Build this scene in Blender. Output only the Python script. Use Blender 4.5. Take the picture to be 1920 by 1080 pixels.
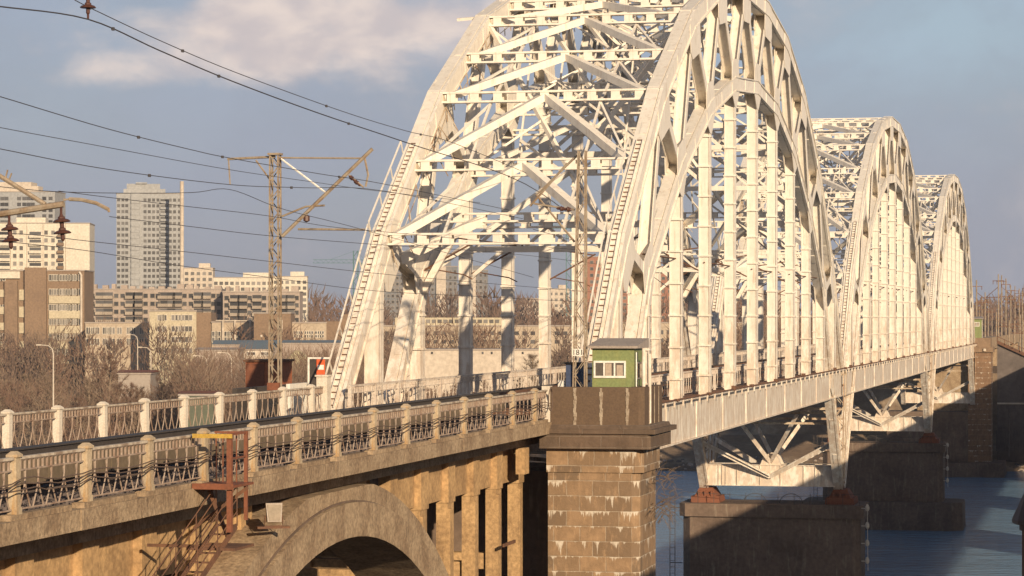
import bpy, math, random
from mathutils import Vector, Matrix
R = math.radians
random.seed(7)
for o in list(bpy.data.objects): bpy.data.objects.remove(o)
S = bpy.context.scene
C = S.collection

# ------------------------------------------------------------------ camera
TH = math.atan(0.224); CT, ST = math.cos(TH), math.sin(TH)
F = 5000.0; VX = 2080.0; HY = 597.0; CZ = 24.3
cd = bpy.data.cameras.new('camera'); cam = bpy.data.objects.new('camera', cd); C.objects.link(cam)
cd.sensor_width = 36; cd.lens = F / 1920 * 36; cd.shift_y = (HY - 540) / 1920
cd.clip_start = 0.5; cd.clip_end = 60000
cam.location = (0, 0, CZ); cam.rotation_euler = (R(90), 0, TH)
S.camera = cam
S.render.resolution_x = 1024; S.render.resolution_y = 576

# ------------------------------------------------------------------ light
SUN_EL = 16.0; SUN_AZ = 35.0           # azimuth measured from -Y towards +X
sd = Vector((math.sin(R(SUN_AZ)) * math.cos(R(SUN_EL)), -math.cos(R(SUN_AZ)) * math.cos(R(SUN_EL)), math.sin(R(SUN_EL))))
sl = bpy.data.lights.new('sun', 'SUN'); sun = bpy.data.objects.new('sun', sl); C.objects.link(sun)
sl.energy = 5.0; sl.angle = R(0.6); sl.color = (1.0, 0.78, 0.52)
sun.rotation_euler = (-sd).to_track_quat('-Z', 'Y').to_euler()
sun.location = (60, -60, 120)
S.view_settings.view_transform = 'Standard'; S.view_settings.look = 'None'
S.view_settings.gamma = 1; S.view_settings.exposure = 0.24

def pix_dir(u, y):
    xr = (u - 960) / F; zr = (HY - y) / F
    v = Vector((xr * CT - ST, xr * ST + CT, zr)); return v.normalized()

class NT:
    """tiny node-tree writer"""
    def __init__(s, nt): s.nt = nt; s.n = nt.nodes; s.l = nt.links; s.n.clear()
    def new(s, t, **kw):
        nd = s.n.new(t)
        for k, v in kw.items(): setattr(nd, k, v)
        return nd
    def put(s, sock, v):
        if v is None: return
        if hasattr(v, 'links'): s.l.new(v, sock)
        else:
            if isinstance(v, tuple) and sock.type == 'VECTOR': v = v[:3]
            sock.default_value = v
    def math(s, op, a, b=None, c=None, clamp=False):
        nd = s.new('ShaderNodeMath', operation=op); nd.use_clamp = clamp
        s.put(nd.inputs[0], a); s.put(nd.inputs[1], b); s.put(nd.inputs[2], c); return nd.outputs[0]
    def vmath(s, op, a, b=None, out=0):
        nd = s.new('ShaderNodeVectorMath', operation=op)
        s.put(nd.inputs[0], a); s.put(nd.inputs[1], b); return nd.outputs[out]
    def noise(s, vec, scale, detail=4, rough=0.6, dist=0.0):
        nd = s.new('ShaderNodeTexNoise'); s.put(nd.inputs['Vector'], vec)
        nd.inputs['Scale'].default_value = scale; nd.inputs['Detail'].default_value = detail
        nd.inputs['Roughness'].default_value = rough; nd.inputs['Distortion'].default_value = dist
        return nd.outputs[0]
    def ramp(s, fac, a, b, va=0.0, vb=1.0):
        nd = s.new('ShaderNodeMapRange'); nd.clamp = True; nd.interpolation_type = 'SMOOTHSTEP'
        s.put(nd.inputs[0], fac); nd.inputs[1].default_value = a; nd.inputs[2].default_value = b
        nd.inputs[3].default_value = va; nd.inputs[4].default_value = vb; return nd.outputs[0]
    def mix(s, fac, a, b, mode='MIX'):
        nd = s.new('ShaderNodeMix', data_type='RGBA', blend_type=mode)
        s.put(nd.inputs[0], fac); s.put(nd.inputs[6], c4(a)); s.put(nd.inputs[7], c4(b)); return nd.outputs[2]
    def scale(s, vec, x, y, z):
        return s.vmath('MULTIPLY', vec, (x, y, z))
def c4(c):
    return (c[0], c[1], c[2], 1.0) if isinstance(c, tuple) and len(c) == 3 else c

# ------------------------------------------------------------------ world sky
W = bpy.data.worlds.new('World'); S.world = W; W.use_nodes = True
w = NT(W.node_tree)
out = w.new('ShaderNodeOutputWorld')
sky = w.new('ShaderNodeTexSky', sky_type='NISHITA'); sky.sun_disc = False
sky.sun_elevation = R(SUN_EL); sky.sun_rotation = R(180 - SUN_AZ)
sky.altitude = 100; sky.air_density = 1.0; sky.dust_density = 1.5; sky.ozone_density = 1.5
bg1 = w.new('ShaderNodeBackground'); w.put(bg1.inputs[0], sky.outputs[0]); bg1.inputs[1].default_value = 0.07
tc = w.new('ShaderNodeTexCoord').outputs['Generated']
def blob(u, y, ku, kz):
    d = pix_dir(u, y); az = math.atan2(d.x, d.y)
    sx = w.new('ShaderNodeSeparateXYZ'); w.put(sx.inputs[0], tc)
    a = w.math('ARCTAN2', sx.outputs[0], sx.outputs[1])
    da = w.math('DIVIDE', w.math('SUBTRACT', a, az), ku / F)
    dz = w.math('DIVIDE', w.math('SUBTRACT', sx.outputs[2], d.z), kz / F)
    r = w.math('ADD', w.math('MULTIPLY', da, da), w.math('MULTIPLY', dz, dz))
    return w.math('EXPONENT', w.math('MULTIPLY', r, -1.0))
_s = w.new('ShaderNodeSeparateXYZ'); w.put(_s.inputs[0], tc); ZC = _s.outputs[2]
n1 = w.noise(w.scale(tc, 1, 1, 1.35), 12, 9, 0.62, 0.25)
n2 = w.noise(w.scale(tc, 1, 1, 2.0), 34, 5, 0.5, 0.2)
veil = w.ramp(w.noise(w.scale(tc, 1, 1, 3.0), 5, 4, 0.5), 0.3, 0.7, 0.78, 0.95)
veil = w.math('MULTIPLY', veil, w.ramp(w.math('ABSOLUTE', ZC), 0.2, 0.38, 1.0, 0.1))
cl = w.math('ADD', w.math('MULTIPLY', blob(560, 55, 330, 85), 1.1), w.math('MULTIPLY', blob(300, 130, 220, 45), 0.5))
cl = w.math('ADD', cl, w.math('MULTIPLY', blob(900, 40, 150, 60), 0.55))
cl = w.math('SUBTRACT', cl, w.math('MULTIPLY', blob(560, 55, 75, 26), 0.55))
cl = w.math('SUBTRACT', cl, w.math('MULTIPLY', blob(280, -5, 60, 18), 0.6))
nn = w.math('ADD', w.math('MULTIPLY', n1, 1.3), w.math('MULTIPLY', n2, 0.5))
puff = w.ramp(w.math('ADD', w.math('MULTIPLY', cl, 0.95), w.math('MULTIPLY', w.math('SUBTRACT', nn, 0.9), 1.3)), 0.12, 0.8)
wisp = w.ramp(n1, 0.5, 0.75, 0.0, 0.35)
puff = w.math('MULTIPLY', w.math('MAXIMUM', puff, wisp), w.ramp(w.math('ABSOLUTE', ZC), 0.2, 0.38, 1.0, 0.08))
sx = w.new('ShaderNodeSeparateXYZ'); w.put(sx.inputs[0], tc)
lowf = w.ramp(sx.outputs[2], 0.0, 0.13)
vcol = w.mix(lowf, (0.305, 0.32, 0.39), (0.32, 0.365, 0.465))
vcol = w.mix(w.math('MULTIPLY', blob(1750, 40, 500, 150), 0.9), vcol, (0.36, 0.46, 0.55))
vcol = w.mix(w.ramp(n1, 0.35, 0.6, 0.0, 0.35), vcol, (0.26, 0.275, 0.345))
ccol = w.mix(w.ramp(n2, 0.35, 0.65), (0.52, 0.465, 0.47), (0.70, 0.60, 0.55))
bg2 = w.new('ShaderNodeBackground'); w.put(bg2.inputs[0], vcol); bg2.inputs[1].default_value = 1.0
bg3 = w.new('ShaderNodeBackground'); w.put(bg3.inputs[0], ccol); bg3.inputs[1].default_value = 1.0
m1 = w.new('ShaderNodeMixShader'); w.put(m1.inputs[0], veil); w.l.new(bg1.outputs[0], m1.inputs[1]); w.l.new(bg2.outputs[0], m1.inputs[2])
m2 = w.new('ShaderNodeMixShader'); w.put(m2.inputs[0], puff); w.l.new(m1.outputs[0], m2.inputs[1]); w.l.new(bg3.outputs[0], m2.inputs[2])
w.l.new(m2.outputs[0], out.inputs[0])

# ------------------------------------------------------------------ materials
def material(name, col, rough=0.7, col2=None, nscale=1.0, amt=0.6, streak=None, streak_amt=0.5, bump=0.0, bscale=8, metal=0.0, spec=0.4, tint=0.0, fine=(.82, 1.12), decks=False):
    m = bpy.data.materials.new(name); m.use_nodes = True
    t = NT(m.node_tree); o = t.new('ShaderNodeOutputMaterial'); b = t.new('ShaderNodeBsdfPrincipled')
    t.l.new(b.outputs[0], o.inputs[0])
    tcn = t.new('ShaderNodeTexCoord').outputs['Object']
    c = c4(col)
    if tint:
        oi = t.new('ShaderNodeObjectInfo').outputs['Random']
        c = t.mix(t.math('MULTIPLY', oi, tint, clamp=True), c, c4(tuple(x * 0.38 for x in col)))
    if col2 is not None:
        c = t.mix(t.math('MULTIPLY', t.ramp(t.noise(tcn, nscale, 6, 0.65), 0.38, 0.68), amt), c, col2)
    if streak is not None:
        sv = t.scale(tcn, 1, 1, 0.12)
        k = t.ramp(t.noise(sv, 3.5 , 5, 0.7), 0.52, 0.72)
        if decks:
            ss = t.new('ShaderNodeSeparateXYZ'); t.put(ss.inputs[0], tcn)
            low = t.ramp(ss.outputs[2], 8.0, 18.0, 1.0, 0.0)
            k = t.math('ADD', k, t.math('MULTIPLY', low, t.ramp(t.noise(t.scale(tcn, 1, 1, .3), 2.2, 7, .75), .40, .62, 0, 1.6)))
            k = t.math('ADD', k, t.math('MULTIPLY', t.ramp(t.noise(tcn, 1.3, 9, .8), .60, .68), .8), clamp=True)
        c = t.mix(t.math('MULTIPLY', k, streak_amt), c, streak)
    fine_ = t.ramp(t.noise(tcn, nscale * 9, 3, 0.6), 0.25, 0.75, fine[0], fine[1])
    mul = t.new('ShaderNodeVectorMath', operation='SCALE')
    t.put(mul.inputs[0], c); t.put(mul.inputs[3], fine_)
    t.l.new(mul.outputs[0], b.inputs['Base Color'])
    b.inputs['Roughness'].default_value = rough; b.inputs['Metallic'].default_value = metal
    b.inputs['Specular IOR Level'].default_value = spec
    if bump:
        bp = t.new('ShaderNodeBump'); bp.inputs['Strength'].default_value = bump; bp.inputs['Distance'].default_value = 0.05
        t.put(bp.inputs['Height'], t.noise(tcn, bscale, 6, 0.7)); t.l.new(bp.outputs[0], b.inputs['Normal'])
    return m
M = {}
M['steel'] = material('cream_painted_steel', (0.76, 0.71, 0.635), 0.5, (0.68, 0.625, 0.54), 0.35, 0.4, (0.36, 0.21, 0.11), 0.42, 0.05, 6, fine=(.93, 1.05), decks=True)
M['steel_rusty'] = material('rusted_painted_steel', (0.55, 0.46, 0.35), 0.7, (0.24, 0.12, 0.06), 1.1, 0.85, (0.22, 0.11, 0.05), 0.7, 0.2, 6)
M['rust'] = material('brown_rusty_steel', (0.17, 0.085, 0.05), 0.85, (0.10, 0.055, 0.04), 1.5, 0.8)
M['redox'] = material('red_oxide_steel', (0.21, 0.08, 0.045), 0.75, (0.20, 0.07, 0.035), 1.5, 0.8, (0.12, 0.05, 0.03), 0.5)
M['yellow'] = material('yellow_paint', (0.50, 0.33, 0.06), 0.6, (0.35, 0.2, 0.06), 3, 0.6)
M['concrete'] = material('weathered_tan_concrete', (0.40, 0.30, 0.20), 0.9, (0.24, 0.165, 0.105), 1.0, 0.9, (0.13, 0.09, 0.06), 0.55, 0.9, 7, fine=(.65, 1.2))
M['kerb'] = material('dull_brown_kerb', (0.165, 0.125, 0.085), 0.95, (0.11, 0.085, 0.06), 0.7, 0.8, (0.12, 0.09, 0.06), 0.4, 0.3, 5)
M['column'] = material('ochre_column_concrete', (0.50, 0.33, 0.17), 0.9, (0.30, 0.19, 0.10), 0.8, 0.8, (0.17, 0.11, 0.065), 0.5, 0.6, 6, fine=(.7, 1.15))
M['post'] = material('peeling_post_concrete', (0.54, 0.44, 0.31), 0.85, (0.30, 0.21, 0.13), 1.6, 0.85, (0.46, 0.25, 0.07), 0.75, 0.4, 9, tint=0.35)
M['whitepost'] = material('whitewashed_post', (0.68, 0.62, 0.53), 0.8, (0.5, 0.42, 0.33), 2, 0.5, (0.35, 0.2, 0.1), 0.35)
M['rail'] = material('rail_bar_paint', (0.56, 0.49, 0.40), 0.7, (0.2, 0.13, 0.09), 2, 0.8)
M['baluster'] = material('faded_iron_railing', (0.39, 0.31, 0.25), 0.75, (0.24, 0.145, 0.10), 2.5, 0.8)
M['pinkrail'] = material('pale_iron_railing', (0.62, 0.55, 0.48), 0.7, (0.38, 0.27, 0.2), 1.5, 0.6)
M['ballast'] = material('ballast_stone', (0.16, 0.13, 0.12), 0.95, (0.09, 0.075, 0.08), 5, 0.9, None, 0, 1.0, 9)
M['darkiron'] = material('dark_iron', (0.06, 0.05, 0.045), 0.7)
M['wire'] = material('tarnished_wire', (0.07, 0.065, 0.07), 0.6)
M['cable'] = material('grey_brown_cable', (0.13, 0.09, 0.07), 0.8)
M['insul'] = material('brown_ceramic', (0.09, 0.04, 0.03), 0.35)
M['mast'] = material('weathered_mast_steel', (0.33, 0.275, 0.21), 0.75, (0.22, 0.14, 0.08), 2, 0.8, (0.16, 0.09, 0.05), 0.6)
M['green'] = material('green_booth_paint', (0.195, 0.24, 0.10), 0.6, (0.25, 0.265, 0.10), 1.2, 0.8, (0.13, 0.12, 0.06), 0.5)
M['white'] = material('white_paint', (0.75, 0.72, 0.66), 0.6)
M['roof'] = material('grey_sheet_roof', (0.36, 0.31, 0.27), 0.6, (0.27, 0.22, 0.19), 2, 0.5)
M['pane'] = material('window_glass', (0.11, 0.095, 0.08), 0.15, spec=0.8)
M['greendark'] = material('dull_green_grey_shed', (0.12, 0.13, 0.09), 0.9, (0.08, .08, .06), 1, .6)
M['curtain'] = material('pale_curtain', (0.42, 0.34, 0.27), 0.9)
M['blue'] = material('dark_blue_tarpaulin', (0.05, 0.07, 0.14), 0.7)
M['teal'] = material('teal_crane_paint', (0.07, 0.16, 0.17), 0.6)
M['signred'] = material('orange_red_sign', (0.65, 0.12, 0.04), 0.5)
M['brick'] = material('red_brick_facade', (0.33, 0.16, 0.11), 0.9, (0.25, 0.12, 0.085), 0.3, 0.6)
M['cream'] = material('cream_panel_facade', (0.62, 0.57, 0.48), 0.9, (0.52, 0.47, 0.39), 0.15, 0.6)
M['cream2'] = material('pale_yellow_plaster', (0.50, 0.44, 0.32), 0.9, (0.42, 0.36, 0.26), 0.2, 0.6)
M['worksgrey'] = material('dull_beige_works_wall', (0.46, 0.38, 0.29), 0.9, (0.36, 0.29, 0.22), 0.2, 0.8)
M['cabinred'] = material('rust_red_sheet', (0.36, 0.125, 0.06), 0.8, (0.25, 0.09, 0.05), 1.2, 0.6)
M['brownwall'] = material('brown_tile_facade', (0.24, 0.165, 0.11), 0.9, (0.19, 0.13, 0.09), 0.2, 0.6)
M['greyblue'] = material('grey_green_facade', (0.33, 0.335, 0.34), 0.85, (0.28, 0.285, 0.29), 0.1, 0.5)
M['pinkgrey'] = material('pinkish_concrete_panels', (0.40, 0.33, 0.28), 0.9, (0.31, 0.25, 0.21), 0.25, 0.8)
M['slate'] = material('slate_blue_facade', (0.17, 0.18, 0.20), 0.85, (0.24, 0.21, 0.19), 0.1, 0.7)
M['offwhite'] = material('offwhite_render', (0.55, 0.48, 0.40), 0.9, (0.44, 0.37, 0.30), 0.1, 0.6)
M['darkwin'] = material('dark_far_window', (0.13, 0.125, 0.125), 0.3, tint=1.5)
M['midwin'] = material('grey_far_window', (0.26, 0.24, 0.22), 0.35, tint=1.5)
M['frame'] = material('pale_window_frame', (0.62, 0.56, 0.47), 0.7)
M['loggia'] = material('loggia_parapet', (0.42, 0.36, 0.29), 0.85, (0.3, 0.24, 0.19), 0.5, 0.6, tint=0.5)
M['shedroof'] = material('grey_blue_shed_roof', (0.15, 0.19, 0.22), 0.6)
M['bark'] = material('grey_brown_bark', (0.24, 0.18, 0.13), 0.95)
M['twig1'] = material('reddish_bare_twigs', (0.16, 0.10, 0.072), 0.95)
M['twig2'] = material('tan_bare_twigs', (0.20, 0.145, 0.105), 0.95)
M['twig3'] = material('dark_bare_twigs', (0.13, 0.09, 0.07), 0.95)
M['scrub'] = material('dry_scrub', (0.15, 0.09, 0.06), 0.95, (0.13, 0.08, 0.055), 0.1, 0.8)
M['sand'] = material('pale_sand', (0.46, 0.41, 0.26), 0.95, (0.3, 0.25, 0.17), 0.3, 0.7, None, 0, 0.6, 2)
M['pierdark'] = material('stained_pier_concrete', (0.175, 0.125, 0.095), 0.9, (0.105, 0.075, 0.06), 0.35, 0.8, (0.30, 0.25, 0.19), 0.55, 0.6, 3)

def mat_ground():
    m = bpy.data.materials.new('dry_winter_ground'); m.use_nodes = True
    t = NT(m.node_tree); o = t.new('ShaderNodeOutputMaterial'); b = t.new('ShaderNodeBsdfPrincipled'); t.l.new(b.outputs[0], o.inputs[0])
    p = t.new('ShaderNodeNewGeometry').outputs['Position']
    c = t.mix(t.ramp(t.noise(p, 0.02, 8, 0.65), 0.35, 0.65), (0.27, 0.20, 0.14), (0.17, 0.12, 0.085))
    c = t.mix(t.ramp(t.noise(p, 0.11, 7, 0.7), 0.5, 0.7, 0, 0.8), c, (0.38, 0.31, 0.23))
    c = t.mix(t.ramp(t.noise(p, 0.9, 5, 0.7), 0.4, 0.7, 0, 0.5), c, (0.12, 0.09, 0.068))
    t.put(b.inputs['Base Color'], c); b.inputs['Roughness'].default_value = 1; b.inputs['Specular IOR Level'].default_value = 0.1
    bp = t.new('ShaderNodeBump'); bp.inputs['Strength'].default_value = 0.6; bp.inputs['Distance'].default_value = 0.4
    t.put(bp.inputs['Height'], t.noise(p, 0.6, 7, 0.7)); t.l.new(bp.outputs[0], b.inputs['Normal'])
    return m
M['ground'] = mat_ground()
def mat_water():
    m = bpy.data.materials.new('river_water'); m.use_nodes = True
    t = NT(m.node_tree); o = t.new('ShaderNodeOutputMaterial'); b = t.new('ShaderNodeBsdfPrincipled'); t.l.new(b.outputs[0], o.inputs[0])
    p = t.new('ShaderNodeNewGeometry').outputs['Position']
    b.inputs['Base Color'].default_value = (0.16, 0.27, 0.39, 1); b.inputs['Roughness'].default_value = 0.12
    b.inputs['IOR'].default_value = 1.33; b.inputs['Specular IOR Level'].default_value = 0.75
    h = t.math('ADD', t.noise(t.scale(p, 0.5, 1.0, 1), 0.9, 5, 0.6), t.math('MULTIPLY', t.noise(t.scale(p, 0.3, 1.0, 1), 0.12, 3, 0.5), 1.6))
    bp = t.new('ShaderNodeBump'); bp.inputs['Strength'].default_value = 0.8; bp.inputs['Distance'].default_value = 0.6
    t.put(bp.inputs['Height'], h); t.l.new(bp.outputs[0], b.inputs['Normal'])
    return m
M['water'] = mat_water()
def mat_stone(name, rowh, bw, c1, c2, mortar, drip, face='x'):
    """ashlar blocks in courses with pale lime joints and drips hanging from the joints"""
    m = bpy.data.materials.new(name); m.use_nodes = True
    t = NT(m.node_tree); o = t.new('ShaderNodeOutputMaterial'); b = t.new('ShaderNodeBsdfPrincipled'); t.l.new(b.outputs[0], o.inputs[0])
    p = t.new('ShaderNodeTexCoord').outputs['Object']
    s = t.new('ShaderNodeSeparateXYZ'); t.put(s.inputs[0], p)
    along = t.math('ADD', s.outputs[0], s.outputs[1])
    wob = t.math('MULTIPLY', t.math('SUBTRACT', t.noise(p, 1.6, 4, 0.6), 0.5), 0.11)
    cv = t.new('ShaderNodeCombineXYZ'); t.put(cv.inputs[0], t.math('ADD', along, wob)); t.put(cv.inputs[1], t.math('ADD', s.outputs[2], t.math('MULTIPLY', wob, 0.5)))
    br = t.new('ShaderNodeTexBrick'); t.put(br.inputs['Vector'], cv.outputs[0])
    br.inputs['Scale'].default_value = 1; br.inputs['Brick Width'].default_value = bw; br.inputs['Row Height'].default_value = rowh
    br.inputs['Mortar Size'].default_value = 0.02; br.inputs['Mortar Smooth'].default_value = 0.3; br.inputs['Bias'].default_value = 0
    br.inputs['Color1'].default_value = c4(c1); br.inputs['Color2'].default_value = c4(c2); br.inputs['Mortar'].default_value = c4(mortar)
    c = t.mix(t.ramp(t.noise(p, 2.0, 6, 0.65), 0.35, 0.7, 0, 0.7), br.outputs[0], tuple(x * 0.55 for x in c1))
    c = t.mix(t.ramp(t.noise(t.scale(p, 1, 1, .35), 5.0, 6, 0.7), 0.5, 0.75, 0, 0.5), c, tuple(min(1, x * 1.6) for x in c1))
    if drip:
        fr = t.math('FRACT', t.math('DIVIDE', s.outputs[2], rowh))        # 0 at joint below .. 1 at joint above
        down = t.math('SUBTRACT', 1.0, fr)
        cx = t.new('ShaderNodeCombineXYZ'); t.put(cx.inputs[0], t.math('MULTIPLY', along, 15.0))
        row = t.math('FLOOR', t.math('DIVIDE', s.outputs[2], rowh)); t.put(cx.inputs[1], t.math('MULTIPLY', row, 7.3))
        fine = t.noise(cx.outputs[0], 1.0, 3, 0.7)
        cy = t.new('ShaderNodeCombineXYZ'); t.put(cy.inputs[0], t.math('MULTIPLY', along, 1.7)); t.put(cy.inputs[1], t.math('MULTIPLY', row, 3.1))
        big = t.ramp(t.noise(cy.outputs[0], 1.0, 3, 0.7), 0.47, 0.72)
        L = t.math('MULTIPLY', t.math('MULTIPLY', t.ramp(fine, 0.3, 0.72), big), drip)
        k = t.ramp(t.math('SUBTRACT', L, down), -0.03, 0.06)
        c = t.mix(t.math('MULTIPLY', k, t.ramp(t.noise(p, 7, 4, .6), .3, .6, .45, .95)), c, (0.58, 0.52, 0.44))
    t.put(b.inputs['Base Color'], c); b.inputs['Roughness'].default_value = 0.85
    bp = t.new('ShaderNodeBump'); bp.inputs['Strength'].default_value = 0.6; bp.inputs['Distance'].default_value = 0.04
    t.put(bp.inputs['Height'], t.math('SUBTRACT', t.noise(p, 6, 5, 0.7), t.math('MULTIPLY', br.outputs['Fac'], 0.8)))
    t.l.new(bp.outputs[0], b.inputs['Normal'])
    return m
M['ashlar'] = mat_stone('lime_stained_ashlar', 0.58, 1.02, (0.33, 0.215, 0.125), (0.15, 0.105, 0.07), (0.36, 0.29, 0.22), 1.1)
M['cornice'] = mat_stone('brown_granite_cornice', 0.42, 1.6, (0.135, 0.09, 0.062), (0.115, 0.08, 0.056), (0.2, 0.155, 0.12), 0.0)
M['slab'] = material('brown_parapet_slab', (0.125, 0.082, 0.052), 0.75, (0.10, 0.065, 0.045), 1.5, 0.6, None, 0, 0.2, 4)
M['lime'] = material('lime_joint', (0.42, 0.35, 0.27), 0.9, (0.24, 0.18, 0.13), 4, 0.9, None, 0, 1.0, 12)
M['farstone'] = mat_stone('far_tower_ashlar', 0.8, 1.6, (0.24, 0.145, 0.085), (0.19, 0.115, 0.07), (0.3, 0.22, 0.16), 0.6)
M['shorewall'] = material('grey_retaining_wall', (0.15, 0.125, 0.115), 0.95, (0.10, 0.085, 0.08), 0.15, 0.8, (0.2, 0.17, 0.15), 0.4)

# ------------------------------------------------------------------ mesh helpers
class MB:
    def __init__(s): s.v = []; s.f = []; s.m = []; s.mi = 0
    def hexa(s, p):
        b = len(s.v); s.v += [tuple(q) for q in p]
        for q in ((0, 3, 2, 1), (4, 5, 6, 7), (0, 1, 5, 4), (1, 2, 6, 5), (2, 3, 7, 6), (3, 0, 4, 7)):
            s.f.append(tuple(b + i for i in q)); s.m.append(s.mi)
        return s
    def box(s, x0, x1, y0, y1, z0, z1):
        return s.hexa([(x0, y0, z0), (x1, y0, z0), (x1, y1, z0), (x0, y1, z0), (x0, y0, z1), (x1, y0, z1), (x1, y1, z1), (x0, y1, z1)])
    def beam(s, a, b, wx, wz, side=(1, 0, 0), e0=0.0, e1=0.0, w2=None, h2=None):
        """box beam from a to b; wx = width along `side`, wz = depth perpendicular"""
        a = Vector(a); b = Vector(b); d = (b - a).normalized(); a = a - d * e0; b = b + d * e1
        sv = Vector(side); sv = (sv - d * sv.dot(d))
        if sv.length < 1e-4: sv = Vector((0, 1, 0)) - d * d.y
        sv.normalize(); n = sv.cross(d).normalized()
        w2 = wx if w2 is None else w2; h2 = wz if h2 is None else h2
        pts = []
        for q, ww, hh in ((a, wx, wz), (b, w2, h2)):
            for i, j in ((-1, -1), (1, -1), (1, 1), (-1, 1)):
                pts.append(q + sv * (i * ww / 2) + n * (j * hh / 2))
        return s.hexa(pts)
    def tube(s, pts, r, n=6, r1=None):
        pts = [Vector(p) for p in pts]; k = len(pts); base = len(s.v)
        r1 = r if r1 is None else r1; u = None
        for i, p in enumerate(pts):
            d = (pts[min(i + 1, k - 1)] - pts[max(i - 1, 0)]).normalized()
            if u is None: u = d.orthogonal().normalized()
            else:
                u = (u - d * u.dot(d))
                u = u.normalized() if u.length > 1e-5 else d.orthogonal().normalized()
            v = d.cross(u); rr = r + (r1 - r) * i / max(1, k - 1)
            for j in range(n):
                a = 2 * math.pi * j / n; s.v.append(tuple(p + (u * math.cos(a) + v * math.sin(a)) * rr))
        for i in range(k - 1):
            for j in range(n):
                a = base + i * n + j; b = base + i * n + (j + 1) % n
                s.f.append((a, b, b + n, a + n)); s.m.append(s.mi)
        s.f.append(tuple(base + j for j in reversed(range(n)))); s.m.append(s.mi)
        s.f.append(tuple(base + (k - 1) * n + j for j in range(n))); s.m.append(s.mi)
        return s
    def prism(s, poly, x0, x1):
        """polygon in (y,z) extruded along x"""
        b = len(s.v); n = len(poly)
        s.v += [(x0, p[0], p[1]) for p in poly] + [(x1, p[0], p[1]) for p in poly]
        s.f.append(tuple(b + i for i in range(n))); s.m.append(s.mi)
        s.f.append(tuple(b + n + i for i in reversed(range(n)))); s.m.append(s.mi)
        for i in range(n):
            j = (i + 1) % n; s.f.append((b + i, b + n + i, b + n + j, b + j)); s.m.append(s.mi)
        return s
    def hprism(s, poly, z0, z1, top=1.0):
        """polygon in (x,y) extruded up"""
        b = len(s.v); n = len(poly)
        cx = sum(p[0] for p in poly) / n; cy = sum(p[1] for p in poly) / n
        s.v += [(p[0], p[1], z0) for p in poly] + [(cx + (p[0] - cx) * top, cy + (p[1] - cy) * top, z1) for p in poly]
        s.f.append(tuple(b + i for i in reversed(range(n)))); s.m.append(s.mi)
        s.f.append(tuple(b + n + i for i in range(n))); s.m.append(s.mi)
        for i in range(n):
            j = (i + 1) % n; s.f.append((b + i, b + j, b + n + j, b + n + i)); s.m.append(s.mi)
        return s
    def lathe(s, prof, n=12, origin=(0, 0, 0)):
        b = len(s.v); ox, oy, oz = origin
        for r, z in prof:
            for j in range(n):
                a = 2 * math.pi * j / n; s.v.append((ox + r * math.cos(a), oy + r * math.sin(a), oz + z))
        for i in range(len(prof) - 1):
            for j in range(n):
                a = b + i * n + j; c = b + i * n + (j + 1) % n
                s.f.append((a, c, c + n, a + n)); s.m.append(s.mi)
        return s
    def tri(s, a, b, c):
        k = len(s.v); s.v += [tuple(a), tuple(b), tuple(c)]; s.f.append((k, k + 1, k + 2)); s.m.append(s.mi); return s
    def quad(s, a, b, c, d):
        k = len(s.v); s.v += [tuple(a), tuple(b), tuple(c), tuple(d)]; s.f.append((k, k + 1, k + 2, k + 3)); s.m.append(s.mi); return s
    def mesh(s, name, mats):
        me = bpy.data.meshes.new(name); me.from_pydata(s.v, [], s.f)
        mats = mats if isinstance(mats, (list, tuple)) else [mats]
        for m in mats: me.materials.append(M[m] if isinstance(m, str) else m)
        me.polygons.foreach_set('material_index', s.m); me.update()
        return me
    def build(s, name, mats, parent=None, loc=None):
        return obj(name, s.mesh(name, mats), parent, loc)
def obj(name, me, parent=None, loc=None, rz=0):
    o = bpy.data.objects.new(name, me); C.objects.link(o)
    if parent: o.parent = parent
    if loc is not None: o.location = loc
    if rz: o.rotation_euler = (0, 0, rz)
    return o
def tag(o, label=None, cat=None, group=None, kind=None):
    if label: o['label'] = label
    if cat: o['category'] = cat
    if group: o['group'] = group
    if kind: o['kind'] = kind
    return o
def thing(name, label, cat, loc=(0, 0, 0), rz=0, group=None):
    o = bpy.data.objects.new(name, None); C.objects.link(o); o.location = loc; o.rotation_euler = (0, 0, rz)
    o.empty_display_size = 0.3
    return tag(o, label, cat, group)
KIDS = {}
def copy_tree(o, parent=None):
    c = o.copy(); C.objects.link(c)
    if parent: c.parent = parent
    for ch in o.children: copy_tree(ch, c)
    return c
def on_line(u, y, D):
    """world point for photo measurement (u,y) on the vertical plane a lateral distance D left of the camera"""
    Z = F * D / (CT * (VX - u)); Y = (Z - D * ST) / CT
    return Vector((-D, Y, CZ + (HY - y) * Z / F))
def at(u, y, Z):
    xr = (u - 960) / F * Z
    return Vector((xr * CT - Z * ST, xr * ST + Z * CT, CZ + (HY - y) * Z / F))

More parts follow.
